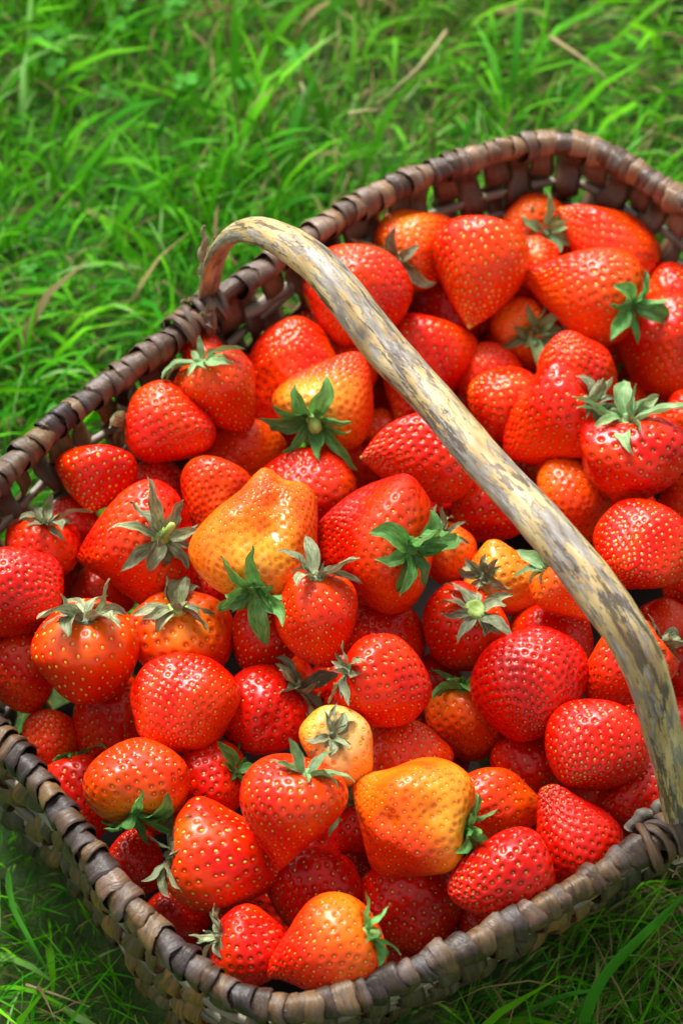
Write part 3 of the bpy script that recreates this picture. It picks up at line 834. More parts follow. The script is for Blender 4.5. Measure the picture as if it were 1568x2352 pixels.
# how high the heap stands against the rim (metres), sampled across the view
heap = [(300, 2000, -.016), (560, 2150, -.012), (740, 2180, -.010), (800, 1800, .006), (1150, 2000, -.010), (1400, 1800, -.008), (700, 1300, .006), (250, 1100, -.028),
        (50, 1350, -.018), (60, 1600, -.014), (150, 1800, -.016), (1250, 1300, -.004), (500, 950, -.026), (830, 700, -.032), (1320, 620, -.050), (950, 560, -.045),
        (1520, 800, -.042), (1500, 1200, -.020), (1100, 950, -.012), (1450, 1550, -.008), (660, 860, -.022)]
heap = np.array(heap, float)
for x_, y_, L_, W_, d_, ti_, sh_, ri_, ca_, la_ in [
        (1035, 699, 184, 158, 160, 19, 'heart', 0.26, 'f', 'shaded strawberry in the gap at the left side of the sideways green topped one'),
        (1226, 663, 195, 179, 270, 27, 'heart', 0.15, 'd', 'deep shaded strawberry glimpsed in the gap beyond the sideways green topped one'),
        (862, 786, 182, 164, 294, 1, 'round', 0.13, 'd', 'deep shaded strawberry glimpsed in the gap beyond the green knobbed one'),
        (1164, 820, 173, 172, 168, 23, 'blunt', 0.13, 'f', 'deep shaded strawberry glimpsed in the gap in front of the sideways green topped one'),
        (1264, 795, 194, 159, 54, -17, 'round', 0.21, 'd', 'shaded strawberry in the gap at the right side of the sideways green topped one'),
        (1448, 814, 191, 165, 182, 10, 'round', 0.19, 'd', 'deep shaded strawberry glimpsed in the gap in front of the big pointed one'),
        (641, 944, 192, 159, 342, -1, 'blunt', 0.24, 'd', 'shaded strawberry in the gap at the left side of the green knobbed one'),
        (916, 923, 195, 177, 309, -4, 'round', 0.23, 'f', 'deep shaded strawberry glimpsed in the gap beyond the flat lying pointed one'),
        (1075, 960, 182, 174, 281, 6, 'heart', 0.19, 'f', 'shaded strawberry in the gap at the right side of the flat lying pointed one'),
        (1463, 951, 187, 170, 209, 6, 'heart', 0.25, '', 'deep shaded strawberry glimpsed in the gap beyond the wide dimpled one'),
        (835, 1035, 166, 175, 14, 19, 'blunt', 0.23, 'f', 'shaded strawberry in the gap at the left side of the flat lying pointed one'),
        (1143, 1068, 167, 169, 357, -1, 'heart', 0.13, 'd', 'shaded strawberry in the gap at the left side of the knobbly heart shaped one'),
        (1262, 1063, 191, 163, 83, 4, 'blunt', 0.25, 'd', 'deep shaded strawberry glimpsed in the gap in front of the knobbly heart shaped one'),
        (1407, 1186, 180, 169, 207, -1, 'blunt', 0.21, '', 'deep shaded strawberry glimpsed in the gap beyond the round tip up one'),
        (1541, 1451, 167, 155, 132, 20, 'blunt', 0.2, '', 'deep shaded strawberry glimpsed in the gap in front of the round tip up one'),
        (638, 1579, 169, 159, 201, -7, 'blunt', 0.25, '', 'deep shaded strawberry glimpsed in the gap beyond the brown frayed calyx one'),
        (808, 1553, 194, 161, 57, -7, 'round', 0.18, 'f', 'deep shaded strawberry glimpsed in the gap beyond the small peach one'),
        (1596, 1568, 166, 168, 10, -5, 'round', 0.18, 'f', 'shaded strawberry in the gap at the right side of the large tip up one'),
        (842, 1662, 172, 178, 40, 7, 'heart', 0.24, 'f', 'shaded strawberry in the gap at the right side of the small peach one'),
        (1006, 1685, 183, 179, 60, -5, 'heart', 0.14, '', 'deep shaded strawberry glimpsed in the gap beyond the big orange one'),
        (1543, 1682, 168, 156, 154, 24, 'blunt', 0.16, 'f', 'shaded strawberry in the gap at the right side of the raised tip one'),
        (383, 1830, 182, 167, 249, -3, 'blunt', 0.25, '', 'deep shaded strawberry glimpsed in the gap beyond the torn grey calyx one'),
        (1202, 1829, 178, 176, 326, -8, 'blunt', 0.18, 'f', 'shaded strawberry in the gap at the left side of the raised tip one'),
        (1368, 1805, 195, 168, 8, 26, 'heart', 0.24, 'd', 'deep shaded strawberry glimpsed in the gap in front of the large tip up one'),
        (711, 1955, 167, 165, 152, 20, 'round', 0.13, '', 'shaded strawberry in the gap at the right side of the torn grey calyx one'),
        (525, 2062, 173, 157, 173, 10, 'blunt', 0.16, 'd', 'deep shaded strawberry glimpsed in the gap in front of the torn grey calyx one'),
        (629, 2070, 188, 172, 164, 2, 'heart', 0.14, '', 'deep shaded strawberry glimpsed in the gap beyond the nearest front corner one') ]:
    S(x_, y_, L_, W_, d_, ti_, sh_, ri_, .05, 4.0, ca_, la_, N=90)
for b in B:
    b['L'] *= 1.06; b['W'] *= 1.06
    if 'c' in b:        # the calyx shows: turn the berry so that its shoulder end faces that way
        vx, vy = b['x'] - b['c'][0], -(b['y'] - b['c'][1])
        if 'fd' not in b: b['dir'] = math.degrees(math.atan2(vy, vx))
        full = math.degrees(math.acos(min(.99, math.hypot(vx, vy) / (.46 * b['L']))))
        b['tilt'] = -min(full, 30.0 if b['shape'] == 'round' else 14.0) if full < 68 else -full
        b['off'] = min(58.0, max(0.0, full + b['tilt']) * .95)
    wgt = 1 / (((heap[:, 0] - b['x']) ** 2 + (heap[:, 1] - b['y']) ** 2) + 60 ** 2) ** 1.5
    h = (wgt * heap[:, 2]).sum() / wgt.sum()
    z = RIM + h - b['layer'] * 0.019
    P = on_z(b['x'], b['y'], z)
    b['r'] = ray(b['x'], b['y'])
    b['t'] = float((P - CAM) @ FWD)
    b['t0'] = b['t']
    toC = -b['r'] / np.linalg.norm(b['r'])
    al, ti = math.radians(b['dir']), math.radians(b['tilt'])
    b['ax'] = math.cos(ti) * (math.cos(al) * RT + math.sin(al) * UP) + math.sin(ti) * toC
    b['ax'] /= np.linalg.norm(b['ax'])
    b['toC'] = toC

# settle the depths so that neighbours touch instead of running through each other
offs = np.array([-.22, .02, .26]); rads = np.array([.46, .455, .31])


def spheres(b):
    k = b['t'] / FPX
    c0 = CAM + b['r'] * b['t']
    return c0[None] + b['ax'][None] * (offs * b['L'] * k)[:, None], rads * b['W'] * k


for it in range(90):
    SP = [spheres(b) for b in B]
    dt = np.zeros(len(B)); cnt = np.zeros(len(B))
    for i in range(len(B)):
        for j in range(i + 1, len(B)):
            ci, ri = SP[i]; cj, rj = SP[j]
            if np.abs(ci[1] - cj[1]).max() > 0.075: continue
            D = np.linalg.norm(ci[:, None] - cj[None], axis=2)
            pen = (ri[:, None] + rj[None]) * 0.94 - D
            pm = pen.max()
            if pm > 0:
                li = (B[i]['layer'], B[i]['t']); lj = (B[j]['layer'], B[j]['t'])
                f_, bk = (i, j) if li < lj else (j, i)
                mv = min(pm, .006) * 0.5
                dt[f_] -= mv * 0.45; dt[bk] += mv
    for i, b in enumerate(B):
        dt[i] += (b['t0'] - b['t']) * 0.04
        # stay inside the wall
        C_, R_ = SP[i]
        for c_, r_ in zip(C_, R_):
            kk = np.argmin(((RC - c_[:2]) ** 2).sum(1))
            o_ = (c_[:2] - RC[kk]) @ RN[kk]
            dep = RIM - c_[2]
            lim = -(taper(max(dep, 0)) + 0.005) - r_ * 0.9
            if dep > -0.01 and o_ > lim:
                if RN[kk][1] > 0.2: dt[i] -= min(o_ - lim, .004) * 0.6
                elif RN[kk][1] < -0.2: dt[i] += min(o_ - lim, .004) * 0.3
        b['t'] += float(np.clip(dt[i], -.006, .006))
        floor_t = (0.04 - CAM[2]) / b['r'][2]
        b['t'] = min(b['t'], floor_t)


def cubesphere(n):
    v = []; f = []
    lin = np.tan(np.linspace(-1, 1, n + 1) * math.pi / 4)
    A2, B2 = np.meshgrid(lin, lin, indexing='ij')
    base_ = 0
    o = np.ones_like(A2)
    for M in ((o, A2, B2), (-o, B2, A2), (B2, o, A2), (A2, -o, B2), (A2, B2, o), (B2, A2, -o)):
        P = np.stack(M, -1).reshape(-1, 3)
        v.append(P); f.append(grid_faces(n + 1, n + 1) + base_); base_ += len(P)
    v = np.vstack(v); f = np.vstack(f)
    v /= np.linalg.norm(v, axis=1)[:, None]
    key = np.round(v, 6) + 0.0
    u, inv = np.unique(key, axis=0, return_inverse=True)
    f = inv.ravel()[f]
    c = u[f].mean(1); nn = np.cross(u[f[:, 1]] - u[f[:, 0]], u[f[:, 2]] - u[f[:, 0]])
    fl = (c * nn).sum(1) < 0
    f[fl] = f[fl][:, ::-1]
    return u, f


CS = {0: cubesphere(44), 1: cubesphere(32), 2: cubesphere(24), 3: cubesphere(18), 4: cubesphere(18)}
SHP = {'cone': (.57, .84, .05), 'heart': (.56, .70, .07), 'round': (.82, .56, .06), 'blunt': (.70, .54, .07), 'comb': (.86, .54, .05)}


def shape_fn(b, seed, Lm, Wm):
    pw, q, lum = SHP[b['shape']]
    r = np.random.default_rng(seed)
    K = r.normal(size=(5, 3)) * np.array([1.3, 1.6, 1.9, 2.4, 3.0])[:, None]; PHs = r.random(5) * 6.28; AM = np.array([.5, .4, .35, .25, .2])
    flat = 1 - 0.12 * r.random(); bend = r.normal() * 0.07; bend2 = r.normal() * 0.05
    auto = [tuple(r.normal(size=3) * [1, 1, .8]) + (float(r.choice([-.10, .09, .13, -.07])), float(r.uniform(.35, .6))) for _ in range(4)]
    grooves = r.integers(2, 4); gp = r.random() * 6.28

    def f(d):
        t_ = np.clip((1 + d[:, 2]) / 2, 1e-6, 1 - 1e-6)
        pr = np.sin(np.pi * t_ ** pw) ** q
        hx = np.hypot(d[:, 0], d[:, 1]) + 1e-9
        cx, cy = d[:, 0] / hx, d[:, 1] / hx
        z = (t_ - 0.5)
        lumpn = (AM[None] * np.sin(d @ K.T * 1.4 + PHs[None])).sum(1) * lum * 1.2
        ang = np.arctan2(cy, cx)
        gro = 0.022 * np.cos(ang * grooves + gp) * np.sin(np.pi * t_)
        rr_ = pr * (1 + lumpn + gro)
        x = rr_ * cx; y = rr_ * cy * flat
        for bx, by, bz, am_, wd_ in list(b.get('bumps', ())) + auto:      # lobes of misshapen berries
            bd = np.array([bx, by, bz]); bd = bd / np.linalg.norm(bd)
            g_ = am_ * np.exp(-((1 - d @ bd) * 2) / wd_ ** 2)
            x = x + g_ * bd[0]; y = y + g_ * bd[1]; z = z + g_ * bd[2] * .5
        z = z + 0.10 * np.exp(-(pr / .42) ** 2) * (t_ < .5) - 0.0      # hollow where the calyx sits
        x = x + bend * (2 * t_ - 1) ** 2 * 1.2; y = y + bend2 * (2 * t_ - 1) ** 2
        z = z * (1 + lumpn * 0.4)
        return np.stack([x * Wm / 2 * 1.03, y * Wm / 2 * 1.03, z * Lm], 1)
    return f


def normals(f, d, eps=0.02):
    a_ = np.where(np.abs(d[:, 2:3]) < .9, [[0, 0, 1.]], [[1., 0, 0]])
    e1 = np.cross(d, a_); e1 /= np.linalg.norm(e1, axis=1)[:, None]
    e2 = np.cross(d, e1)
    nz = lambda q: q / np.linalg.norm(q, axis=1)[:, None]
    n_ = np.cross(f(nz(d + e1 * eps)) - f(nz(d - e1 * eps)), f(nz(d + e2 * eps)) - f(nz(d - e2 * eps)))
    n_ = nz(n_)
    s_ = np.sign((n_ * d).sum(1)); s_[s_ == 0] = 1
    return n_ * s_[:, None]


# one achene: low dome, long axis = x
h6 = np.linspace(0, 2 * np.pi, 6, endpoint=False)
sv_ = [(math.cos(a_) * (1.0 if math.cos(a_) > 0 else 1.1), math.sin(a_) * .72, -.15) for a_ in h6] + [(math.cos(a_) * .62, math.sin(a_) * .46, .36) for a_ in h6] + [(0, 0, .5)]
sf_ = []
for i in range(6):
    j = (i + 1) % 6
    sf_ += [(i, j, 6 + j), (i, 6 + j, 6 + i), (6 + i, 6 + j, 12)]
SV, SF = np.array(sv_), np.array(sf_)

# sepals --------------------------------------------------------------
SEP = []
for k in range(16):
    r = np.random.default_rng(500 + k)
    nu, nv = 12, 5
    u = np.linspace(0, 1, nu); vv = np.linspace(-1, 1, nv)
    L_ = 0.0172 * (0.8 + .5 * r.random())
    wd = 0.0028 * (0.85 + .5 * r.random()) * (np.sin(np.pi * np.clip(u, 0, 1) ** .78) ** .8 * .92 + .22 * (1 - u))
    wd[-1] = 0.0001
    typ = k % 4
    e0, e1 = [(.35, -.9), (.65, .25), (.9, 1.3), (.30, -.3)][typ]
    e = e0 + (e1 - e0) * u + 0.25 * wob(u * 5, 600 + k)
    du = L_ / (nu - 1)
    xc = np.concatenate([[0], np.cumsum(np.cos(e[:-1]) * du)]) + 0.0012
    zc = np.concatenate([[0], np.cumsum(np.sin(e[:-1]) * du)])
    yc = 0.0016 * wob(u * 3, 620 + k) * u
    twi = (r.normal() * .9) * u
    fold = .35 + .3 * r.random()
    V = np.zeros((nu, nv, 3))
    for i in range(nu):
        for j in range(nv):
            off = vv[j] * wd[i]; up_ = abs(vv[j]) * wd[i] * fold + 0.0003 * math.sin(u[i] * 17 + j * 1.7)
            oy = off * math.cos(twi[i]) - up_ * math.sin(twi[i]); oz = off * math.sin(twi[i]) + up_ * math.cos(twi[i])
            V[i, j] = (xc[i] - math.sin(e[i]) * oz, yc[i] + oy, zc[i] + math.cos(e[i]) * oz)
    G = np.stack([np.repeat(u[:, None], nv, 1) * L_, np.repeat((vv[None] * .003), nu, 0), np.full((nu, nv), k * .1)], -1)
    SEP.append((V.reshape(-1, 3), grid_faces(nu, nv), G.reshape(-1, 3)))
KM = {'f': M_FRESH, 'd': M_DRY, 'p': M_PALE, 'c': M_DRY}
SEPM = {}
for kk in 'fdp':
    for k, (V, F, G) in enumerate(SEP):
        SEPM[kk, k] = mesh('sepal', V, F, KM[kk], uv=G)
for k in range(16): SEPM['c', k] = SEPM['d', k]


def hub(kind, stub, sc_):
    """calyx disc with the stalk end; +z points away from the berry"""
    m_ = 12
    prof = [(.0036, -.0012), (.0044, .0002), (.0034, .0011), (.0020, .0014)]
    if kind == 'c': prof = [(.0036, -.001), (.0048, .0008), (.0044, .0028), (.0032, .0034), (.0024, .0026), (.0008, .0023)]
    elif stub == 1: prof += [(.0026, .0022), (.0030, .0042), (.0022, .0062), (.0006, .0068)]
    elif stub == 2: prof += [(.0015, .003), (.0013, .007), (.0015, .011), (.0004, .0115)]
    else: prof += [(.0012, .0022), (.0011, .0040), (.0003, .0044)]
    pr = np.array(prof); a_ = np.linspace(0, 2 * np.pi, m_, endpoint=False)
    V = np.stack([pr[:, :1] * np.cos(a_)[None] * (1 + .12 * np.sin(a_ * 3))[None], pr[:, :1] * np.sin(a_)[None], pr[:, 1:] + 0 * a_[None]], -1) * sc_
    V[..., 0] += (V[..., 2] * .35)
    n_ = len(pr)
    F = [tuple(q[::-1]) for q in grid_faces(n_, m_, False, True)] + [tuple(range((n_ - 1) * m_, n_ * m_))]
    return V.reshape(-1, 3), F, V.reshape(-1, 3)


HUBM = {}
for kk in 'fdpc':
    for st in (0, 1, 2):
        V, F, G = hub(kk, st, 1.0)
        HUBM[kk, st] = mesh('calyx', V, F, M_STUB if (kk == 'c' or st) else KM[kk], uv=G)

GROUP = 'strawberries heaped in the basket'
for i, b in enumerate(B):
    seed = 1000 + i
    r = np.random.default_rng(seed)
    k = b['t'] / FPX
    Lm, Wm = b['L'] * k, b['W'] * k
    fn = shape_fn(b, seed, Lm, Wm)
    dirs, faces = CS[min(int(b['layer']), 4)]
    P0 = fn(dirs); Nn = normals(fn, dirs)
    # achenes in a spiral
    ns = int(max(b.get('N', 120), 130) * (1.75 if b['layer'] < 3 else 1.0))
    ii = np.arange(ns) + .5
    zz = 1 - 2 * (ii / ns) ** 1.14
    zz = np.clip(zz * 1.0, -.955, .995)
    phi = ii * 2.399963 + r.random() * 6
    rr_ = np.sqrt(1 - zz ** 2)
    sdirs = np.stack([rr_ * np.cos(phi), rr_ * np.sin(phi), zz], 1) + r.normal(size=(ns, 3)) * .034 * math.sqrt(200 / ns)
    sdirs /= np.linalg.norm(sdirs, axis=1)[:, None]
    sp = fn(sdirs); sn = normals(fn, sdirs)
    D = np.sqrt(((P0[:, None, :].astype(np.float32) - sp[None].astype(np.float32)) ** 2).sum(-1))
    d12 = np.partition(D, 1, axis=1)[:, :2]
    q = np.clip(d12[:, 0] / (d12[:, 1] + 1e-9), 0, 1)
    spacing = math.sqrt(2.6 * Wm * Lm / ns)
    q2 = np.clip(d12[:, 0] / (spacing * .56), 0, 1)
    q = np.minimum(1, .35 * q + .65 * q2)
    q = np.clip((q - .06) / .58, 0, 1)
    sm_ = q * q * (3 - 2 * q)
    dim = b.get('dim', float(r.uniform(.75, 1.15)))
    dep = min(spacing * 0.29, .0012) * dim
    P1 = P0 + Nn * (dep * (sm_ - .55))[:, None]
    oa = math.radians(b.get('off', 0))
    cdl = np.array([[0, math.sin(oa), -math.cos(oa)]])
    t_ = (1 - dirs @ cdl[0]) / 2
    sv3 = r.normal(size=3); sv3 /= np.linalg.norm(sv3)
    ripe = b['ripe'] + (.02 if b['ripe'] > .2 else .0) + b['sh'] * np.clip(1 - t_ / .42, 0, 1) ** 1.1 + b.get('side', .05) * (dirs @ sv3)
    ripe = ripe + b.get('mot', .05) * noise2(dirs[:, 0] * 2 + seed, dirs[:, 1] * 2 + dirs[:, 2] * 1.7, seed, 1.6, 3)
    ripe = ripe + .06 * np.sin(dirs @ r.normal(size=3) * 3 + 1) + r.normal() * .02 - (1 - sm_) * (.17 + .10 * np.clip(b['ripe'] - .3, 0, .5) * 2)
    root = empty('strawberry', CAM + b['r'] * b['t'])
    tag(root, b['label'], 'strawberry', GROUP)
    # orientation: local z = tip direction; spin picked per berry
    ax = Vector(b['ax']); ref = Vector(b['toC'])
    xx = ref.cross(ax)
    if b['shape'] == 'comb':
        pass
    xx.normalize(); yy = ax.cross(xx)
    Rm = Matrix((xx, yy, ax)).transposed()
    spin = 0.0 if (b['shape'] == 'comb' or 'off' in b or 'bumps' in b) else float(r.uniform(-.5, .5))
    Rm = Rm @ Matrix.Rotation(spin, 3, 'Z')
    root.rotation_euler = Rm.to_euler()
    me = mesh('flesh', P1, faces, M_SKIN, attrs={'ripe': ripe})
    link('flesh', me, root)
    # seeds
    tz = np.tile([0, 0, 1.0], (ns, 1)); tg = tz - sn * (sn[:, 2:3]); tg /= np.linalg.norm(tg, axis=1)[:, None] + 1e-9
    bt = np.cross(sn, tg)
    ssz = (0.00084 * (0.85 + .3 * r.random()) * min(1.15, max(.8, spacing / .0036)))
    szv = ssz * (1 + .16 * r.normal(size=ns))
    base_ = sp - sn * (dep * .42)
    VV = base_[:, None, :] + (SV[None, :, :1] * tg[:, None] + SV[None, :, 1:2] * bt[:, None] + SV[None, :, 2:] * sn[:, None] * .8) * szv[:, None, None]
    FF = (SF[None] + (np.arange(ns) * 13)[:, None, None]).reshape(-1, 3)
    tone0 = .45 + 1.0 * b['ripe'] + r.uniform(-.12, .15)
    if b['ripe'] < .2: tone0 -= .12
    tone = np.repeat(np.clip(tone0 - .05 + .17 * r.normal(size=ns), 0, 1), 13)
    so_ = link('seeds', mesh('seeds', VV.reshape(-1, 3), FF, M_SEED, attrs={'tone': tone}), root)
    so_['kind'] = 'stuff'
    # calyx
    if b['cal']:
        kind = b['cal']; st = b.get('stub', 0)
        pole = fn(cdl)[0]; pn = Vector(normals(fn, cdl)[0])
        sc_ = Wm / 0.040 * r.uniform(.92, 1.1)
        sc_ = min(max(sc_, .75), 1.22) * b.get('big', 1.0)
        mw = Matrix.Translation(Vector(pole) - pn * .0004) @ pn.to_track_quat('Z', 'Y').to_matrix().to_4x4() @ Matrix.Scale(sc_, 4)
        co = link('calyx', HUBM[kind, st], root, mw)
        nsep = int(r.integers(10, 14))
        for s_i in range(nsep):
            an = s_i / nsep * 2 * math.pi + r.normal() * .16
            typ = r.choice([0, 3, 1, 2], p=[.34, .30, .22, .14]) if kind != 'd' else r.choice([0, 3, 1, 2], p=[.40, .25, .18, .17])
            vi = int(typ + 4 * r.integers(0, 4))
            s2 = r.uniform(.6, 1.2)
            ms = Matrix.Rotation(an, 4, 'Z') @ Matrix.Translation((.0016, 0, .0008 + .0004 * (s_i % 2))) @ Matrix.Rotation(r.uniform(-.25, .2), 4, 'Y') @ Matrix.Rotation(r.uniform(-.35, .35), 4, 'X') @ Matrix.Diagonal((s2, s2 * r.uniform(.75, 1.15), s2, 1))
            link('sepal', SEPM[kind, vi], co, ms)

# ------------------------------------------------------------------ grass
def clover(n, seed):
    r = np.random.default_rng(seed); V = []; F = []; C_ = []
    for q in range(n):
        cx0 = [(-.28, .30), (-.22, .12), (.02, .62), (-.30, .62), (-.12, .45), (.2, .62), (-.3, .45)][q % 7]
        x0 = cx0[0] + r.normal() * .06; y0 = cx0[1] + r.normal() * .05; z0 = r.uniform(.018, .045)
        rot = r.random() * 6.28; R = r.uniform(.004, .0075); colr = np.array([.05, .24, .02]) * r.uniform(.8, 1.5)
        for k in range(3):
            a = rot + k * 2.094; c_ = np.array([math.cos(a), math.sin(a)]); p_ = np.array([-c_[1], c_[0]])
            b_ = len(V); tl = r.uniform(-.3, .5)
            V.append((x0, y0, z0))
            for j, (u_, w_) in enumerate([(.35, -.42), (.85, -.62), (1.15, -.28), (1.08, 0), (1.15, .28), (.85, .62), (.35, .42)]):
                P_ = np.array([x0, y0]) + R * (c_ * u_ + p_ * w_)
                V.append((P_[0], P_[1], z0 + R * (tl * u_ + .25 * abs(w_))))
            F += [(b_, b_ + 1 + j, b_ + 2 + j) for j in range(6)]
            C_ += [colr] * 8
    return V, F, C_


foot = RC - RN * taper(DEPTH, RN)[:, None] * .95            # ground outline of the basket


def inside(poly, x, y):
    res = np.zeros(len(x), bool)
    px, py = poly[:, 0], poly[:, 1]
    j = len(poly) - 1
    for i_ in range(len(poly)):
        cnd = ((py[i_] > y) != (py[j] > y)) & (x < (px[j] - px[i_]) * (y - py[i_]) / (py[j] - py[i_] + 1e-12) + px[i_])
        res ^= cnd; j = i_
    return res


def blades(n, x0, x1, y0, y1, lmin, lmax, wmin, wmax, seed, dry=.08, keep_out=True, seg=6, flatness=.5):
    r = np.random.default_rng(seed)
    x = r.uniform(x0, x1, n); y = r.uniform(y0, y1, n)
    clump = noise2(x, y, 21, 26, 3)
    keep = r.random(n) < .85 + .25 * clump
    x, y, clump = x[keep], y[keep], clump[keep]
    n = len(x)
    th = noise2(x, y, 22, 9, 3) * 2.6 + r.normal(size=n) * 1.1 + 0.6
    L_ = r.uniform(lmin, lmax, n) * (1 + .25 * clump)
    W_ = r.uniform(wmin, wmax, n) * np.where(y < -.1, .68, 1.0)
    if keep_out:      # trodden and short right beside the basket
        dd = np.sqrt(((x[:, None] - foot[None, ::12, 0]) ** 2 + (y[:, None] - foot[None, ::12, 1]) ** 2).min(1))
        L_ = L_ * np.clip(.45 + dd / .08, .30, 1)
    e0 = np.clip(r.normal(1.15 - .35 * flatness, .28, n), .25, 1.55)
    be = r.uniform(.5, 2.0, n) * (0.7 + flatness)
    u = np.linspace(0, 1, seg)
    e = e0[:, None] - be[:, None] * u[None] ** 1.4
    dl = (L_ / (seg - 1))[:, None]
    hx = np.concatenate([np.zeros((n, 1)), np.cumsum(np.cos(e[:, :-1]) * dl, 1)], 1)
    hz = np.concatenate([np.zeros((n, 1)), np.cumsum(np.sin(e[:, :-1]) * dl, 1)], 1)
    side = (r.normal(size=n) * .012)[:, None] * u[None] ** 2
    cx, sx = np.cos(th)[:, None], np.sin(th)[:, None]
    X = x[:, None] + hx * cx - side * sx; Y = y[:, None] + hx * sx + side * cx
    Zz = np.maximum(hz, .0015 + .004 * r.random((n, 1))) - (u[None] == 0) * .004
    if keep_out:
        k1 = ~inside(foot[::8], X[:, 0], Y[:, 0]) & ~inside(foot[::8], X[:, -1], Y[:, -1]) & ~inside(foot[::8], X[:, seg // 2], Y[:, seg // 2])
        # tall blades must not cut through the leaning wall
        big = RC[::8] - RN[::8] * .012
        k1 &= ~(inside(big, X[:, -1], Y[:, -1]) & (Zz[:, -1] > .03)) & ~(inside(big, X[:, seg // 2], Y[:, seg // 2]) & (Zz[:, seg // 2] > .035))
        X, Y, Zz, th, W_, clump, e = X[k1], Y[k1], Zz[k1], th[k1], W_[k1], clump[k1], e[k1]
        n = len(X)
    wp = W_[:, None] * np.clip(np.minimum(1, .55 + u * 2.5) * (1 - u ** 3.0) ** .8, .03, 1)[None]
    tw = (r.normal(size=n) * .9)[:, None] * u[None] + r.normal(size=n)[:, None] * .35
    # across direction = horizontal perpendicular turned by the twist
    ax_ = -np.sin(th)[:, None] * np.cos(tw); ay_ = np.cos(th)[:, None] * np.cos(tw); az_ = np.sin(tw)
    Pc = np.stack([X, Y, Zz], -1); Ac = np.stack([ax_, ay_, az_], -1)
    Lv = Pc - Ac * wp[..., None] / 2; Rv = Pc + Ac * wp[..., None] / 2
    V = np.stack([Lv, Rv], 2).reshape(-1, 3)
    bi = (np.arange(n) * seg * 2)[:, None]; si = (np.arange(seg - 1) * 2)[None]
    a0 = bi + si
    F = np.stack([a0, a0 + 1, a0 + 3, a0 + 2], -1).reshape(-1, 4)
    hue = r.random(n)
    yel = np.clip(.5 + .5 * noise2(X[:, 0], Y[:, 0], 31, 7, 2), 0, 1)
    g0 = np.stack([.018 + .095 * hue ** 1.4 + .06 * yel * hue, .15 + .30 * hue + .06 * yel, .003 + .006 * r.random(n)], 1)
    g0 *= r.uniform(.75, 1.2, n)[:, None]
    pale = r.random(n) < .06
    g0[pale] = g0[pale] * .5 + np.array([.16, .26, .09])
    ur = np.exp(-(((X[:, 0] - .24) / .16) ** 2 + ((Y[:, 0] - .60) / .16) ** 2)) + .7 * np.exp(-(((X[:, 0] - .0) / .08) ** 2 + ((Y[:, 0] - .42) / .08) ** 2))
    dr = r.random(n) < dry * (.5 + yel) + .28 * ur
    g0 = g0 + (ur * .035)[:, None] * np.array([1.2, .5, .3])
    g0[dr] = np.array([.30, .24, .10])[None] * r.uniform(.45, 1.15, (dr.sum(), 1))
    tipb = (1 + .25 * u)[None, :, None]
    col = g0[:, None, :] * tipb
    rootc = np.array([.13, .15, .04])
    f_ = np.clip(1 - u * 3.2, 0, 1)[None, :, None] * .55
    col = col * (1 - f_) + rootc * f_
    col = np.repeat(col[:, :, None, :], 2, 2).reshape(-1, 3)
    return V, F, col


parts = [blades(46000, -.52, .52, -.46, .92, .020, .052, .0011, .0024, 1, dry=.10),
         blades(5500, -.52, .52, -.46, .92, .040, .078, .0018, .0036, 2, dry=.03, flatness=.7),
         blades(16000, -.52, .52, -.46, .92, .015, .045, .0010, .0018, 3, dry=.45, flatness=1.0, seg=4),
         blades(9000, .05, .5, -.46, -.02, .03, .09, .0009, .0017, 5, dry=.45, flatness=.8, seg=5),
         blades(14000, -1.6, 1.6, -1.3, 2.2, .05, .10, .004, .007, 4, dry=.06, seg=4)]
Vs, Fs, Cs = [], [], []; o_ = 0
for V, F, C_ in parts:
    Vs.append(V); Fs.append(F + o_); Cs.append(C_); o_ += len(V)
gme = mesh('grass', np.vstack(Vs), np.vstack(Fs), M_GRASS, cols={'tint': np.vstack(Cs)})
go = link('grass', gme)
tag(go, 'bright green lawn grass around the basket', 'grass', kind='stuff')
V, F, C_ = clover(130, 8)
tag(link('clover_leaves', mesh('clover_leaves', V, F, M_GRASS, cols={'tint': np.array(C_)})), 'small round clover leaves scattered through the lawn', 'clover', kind='stuff')


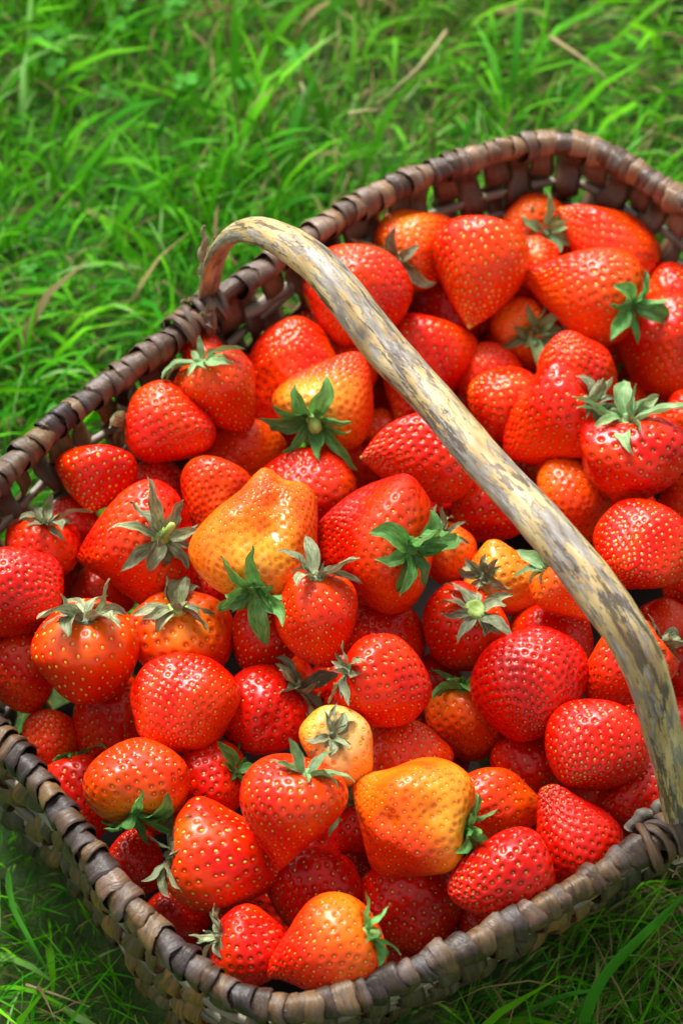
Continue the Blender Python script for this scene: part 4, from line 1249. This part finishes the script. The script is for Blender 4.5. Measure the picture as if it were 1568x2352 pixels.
def long_blade(pp, wid, label):
    P3 = np.array([list(on_z(x, y, z)) for x, y, z in pp]); Q, _ = catmull(P3, 28)
    u = np.linspace(0, 1, 28); T = np.gradient(Q, axis=0); Sd = np.cross(T, [0, 0, 1]); Sd /= np.linalg.norm(Sd, axis=1)[:, None]
    ww = wid * np.minimum(1, .5 + u * 3) * (1 - u ** 4) ** .7 / 2
    up_ = np.array([0, 0, 1.0])
    V = np.stack([Q - Sd * ww[:, None] + up_ * ww[:, None] * .5, Q, Q + Sd * ww[:, None] + up_ * ww[:, None] * .5], 1).reshape(-1, 3)
    cc = np.array([.07, .34, .02])[None] * (.7 + .4 * u[:, None])
    tag(link('grass_blade', mesh('grass_blade', V, grid_faces(28, 3), M_GRASS, cols={'tint': np.repeat(cc, 3, 0)})), label, 'grass blade', 'long grass blades beside the basket')


long_blade([(1330, 2420, .0), (1345, 2330, .045), (1390, 2240, .07), (1475, 2150, .085), (1590, 2040, .09)], .0050, 'longest broad grass blade rising past the basket wall near the handle foot')
long_blade([(1290, 2400, .0), (1340, 2310, .03), (1430, 2200, .05), (1540, 2090, .06)], .0034, 'second long grass blade running close beside the longest broad one')
long_blade([(1100, 2400, .0), (1180, 2345, .02), (1290, 2290, .03), (1400, 2270, .03)], .0030, 'low grass blade lying outward below the front basket wall')
long_blade([(20, 2000, .03), (30, 2080, .04), (70, 2160, .045), (110, 2230, .035)], .0026, 'thin bright grass blade bending beside the woven wall under the heap')


def straw(pp, wid, colr, label):
    P3 = np.array([list(on_z(x, y, z)) for x, y, z in pp]); Q, _ = catmull(P3, 24)
    V, F, G = tube_along(Q, np.linspace(wid, wid * .35, 24), 5)
    o = link('straw', mesh('straw', V, F, M_GRASS, uv=G, cols={'tint': np.tile(colr, (len(V), 1))}))
    tag(o, label, 'straw')


straw([(1025, 72, .050), (965, 150, .052), (905, 205, .048), (866, 238, .038)], .0016, (.48, .42, .22), 'long pale straw lying slantwise on the grass above the handle')
straw([(1262, 85, .045), (1330, 130, .048), (1375, 165, .046), (1405, 205, .038)], .0015, (.50, .40, .20), 'curved tan straw on the grass beyond the far basket corner')
straw([(800, 262, .046), (835, 255, .048), (868, 252, .044)], .0013, (.52, .46, .24), 'short pale straw on the grass near the end of the long slanted one')
straw([(690, 190, .046), (698, 212, .045), (690, 240, .040)], .0011, (.45, .45, .25), 'tiny pale straw on the grass straight above the handle bend')
straw([(60, 2262, .030), (130, 2285, .034), (205, 2312, .028)], .0009, (.40, .34, .16), 'thin dry straw on the grass beside the front left wall of the basket')
print('TRIS', sum(len(o.data.polygons) * (1 if o.data.polygons and o.data.polygons[0].loop_total == 3 else 2) for o in bpy.data.objects if o.type == 'MESH'))
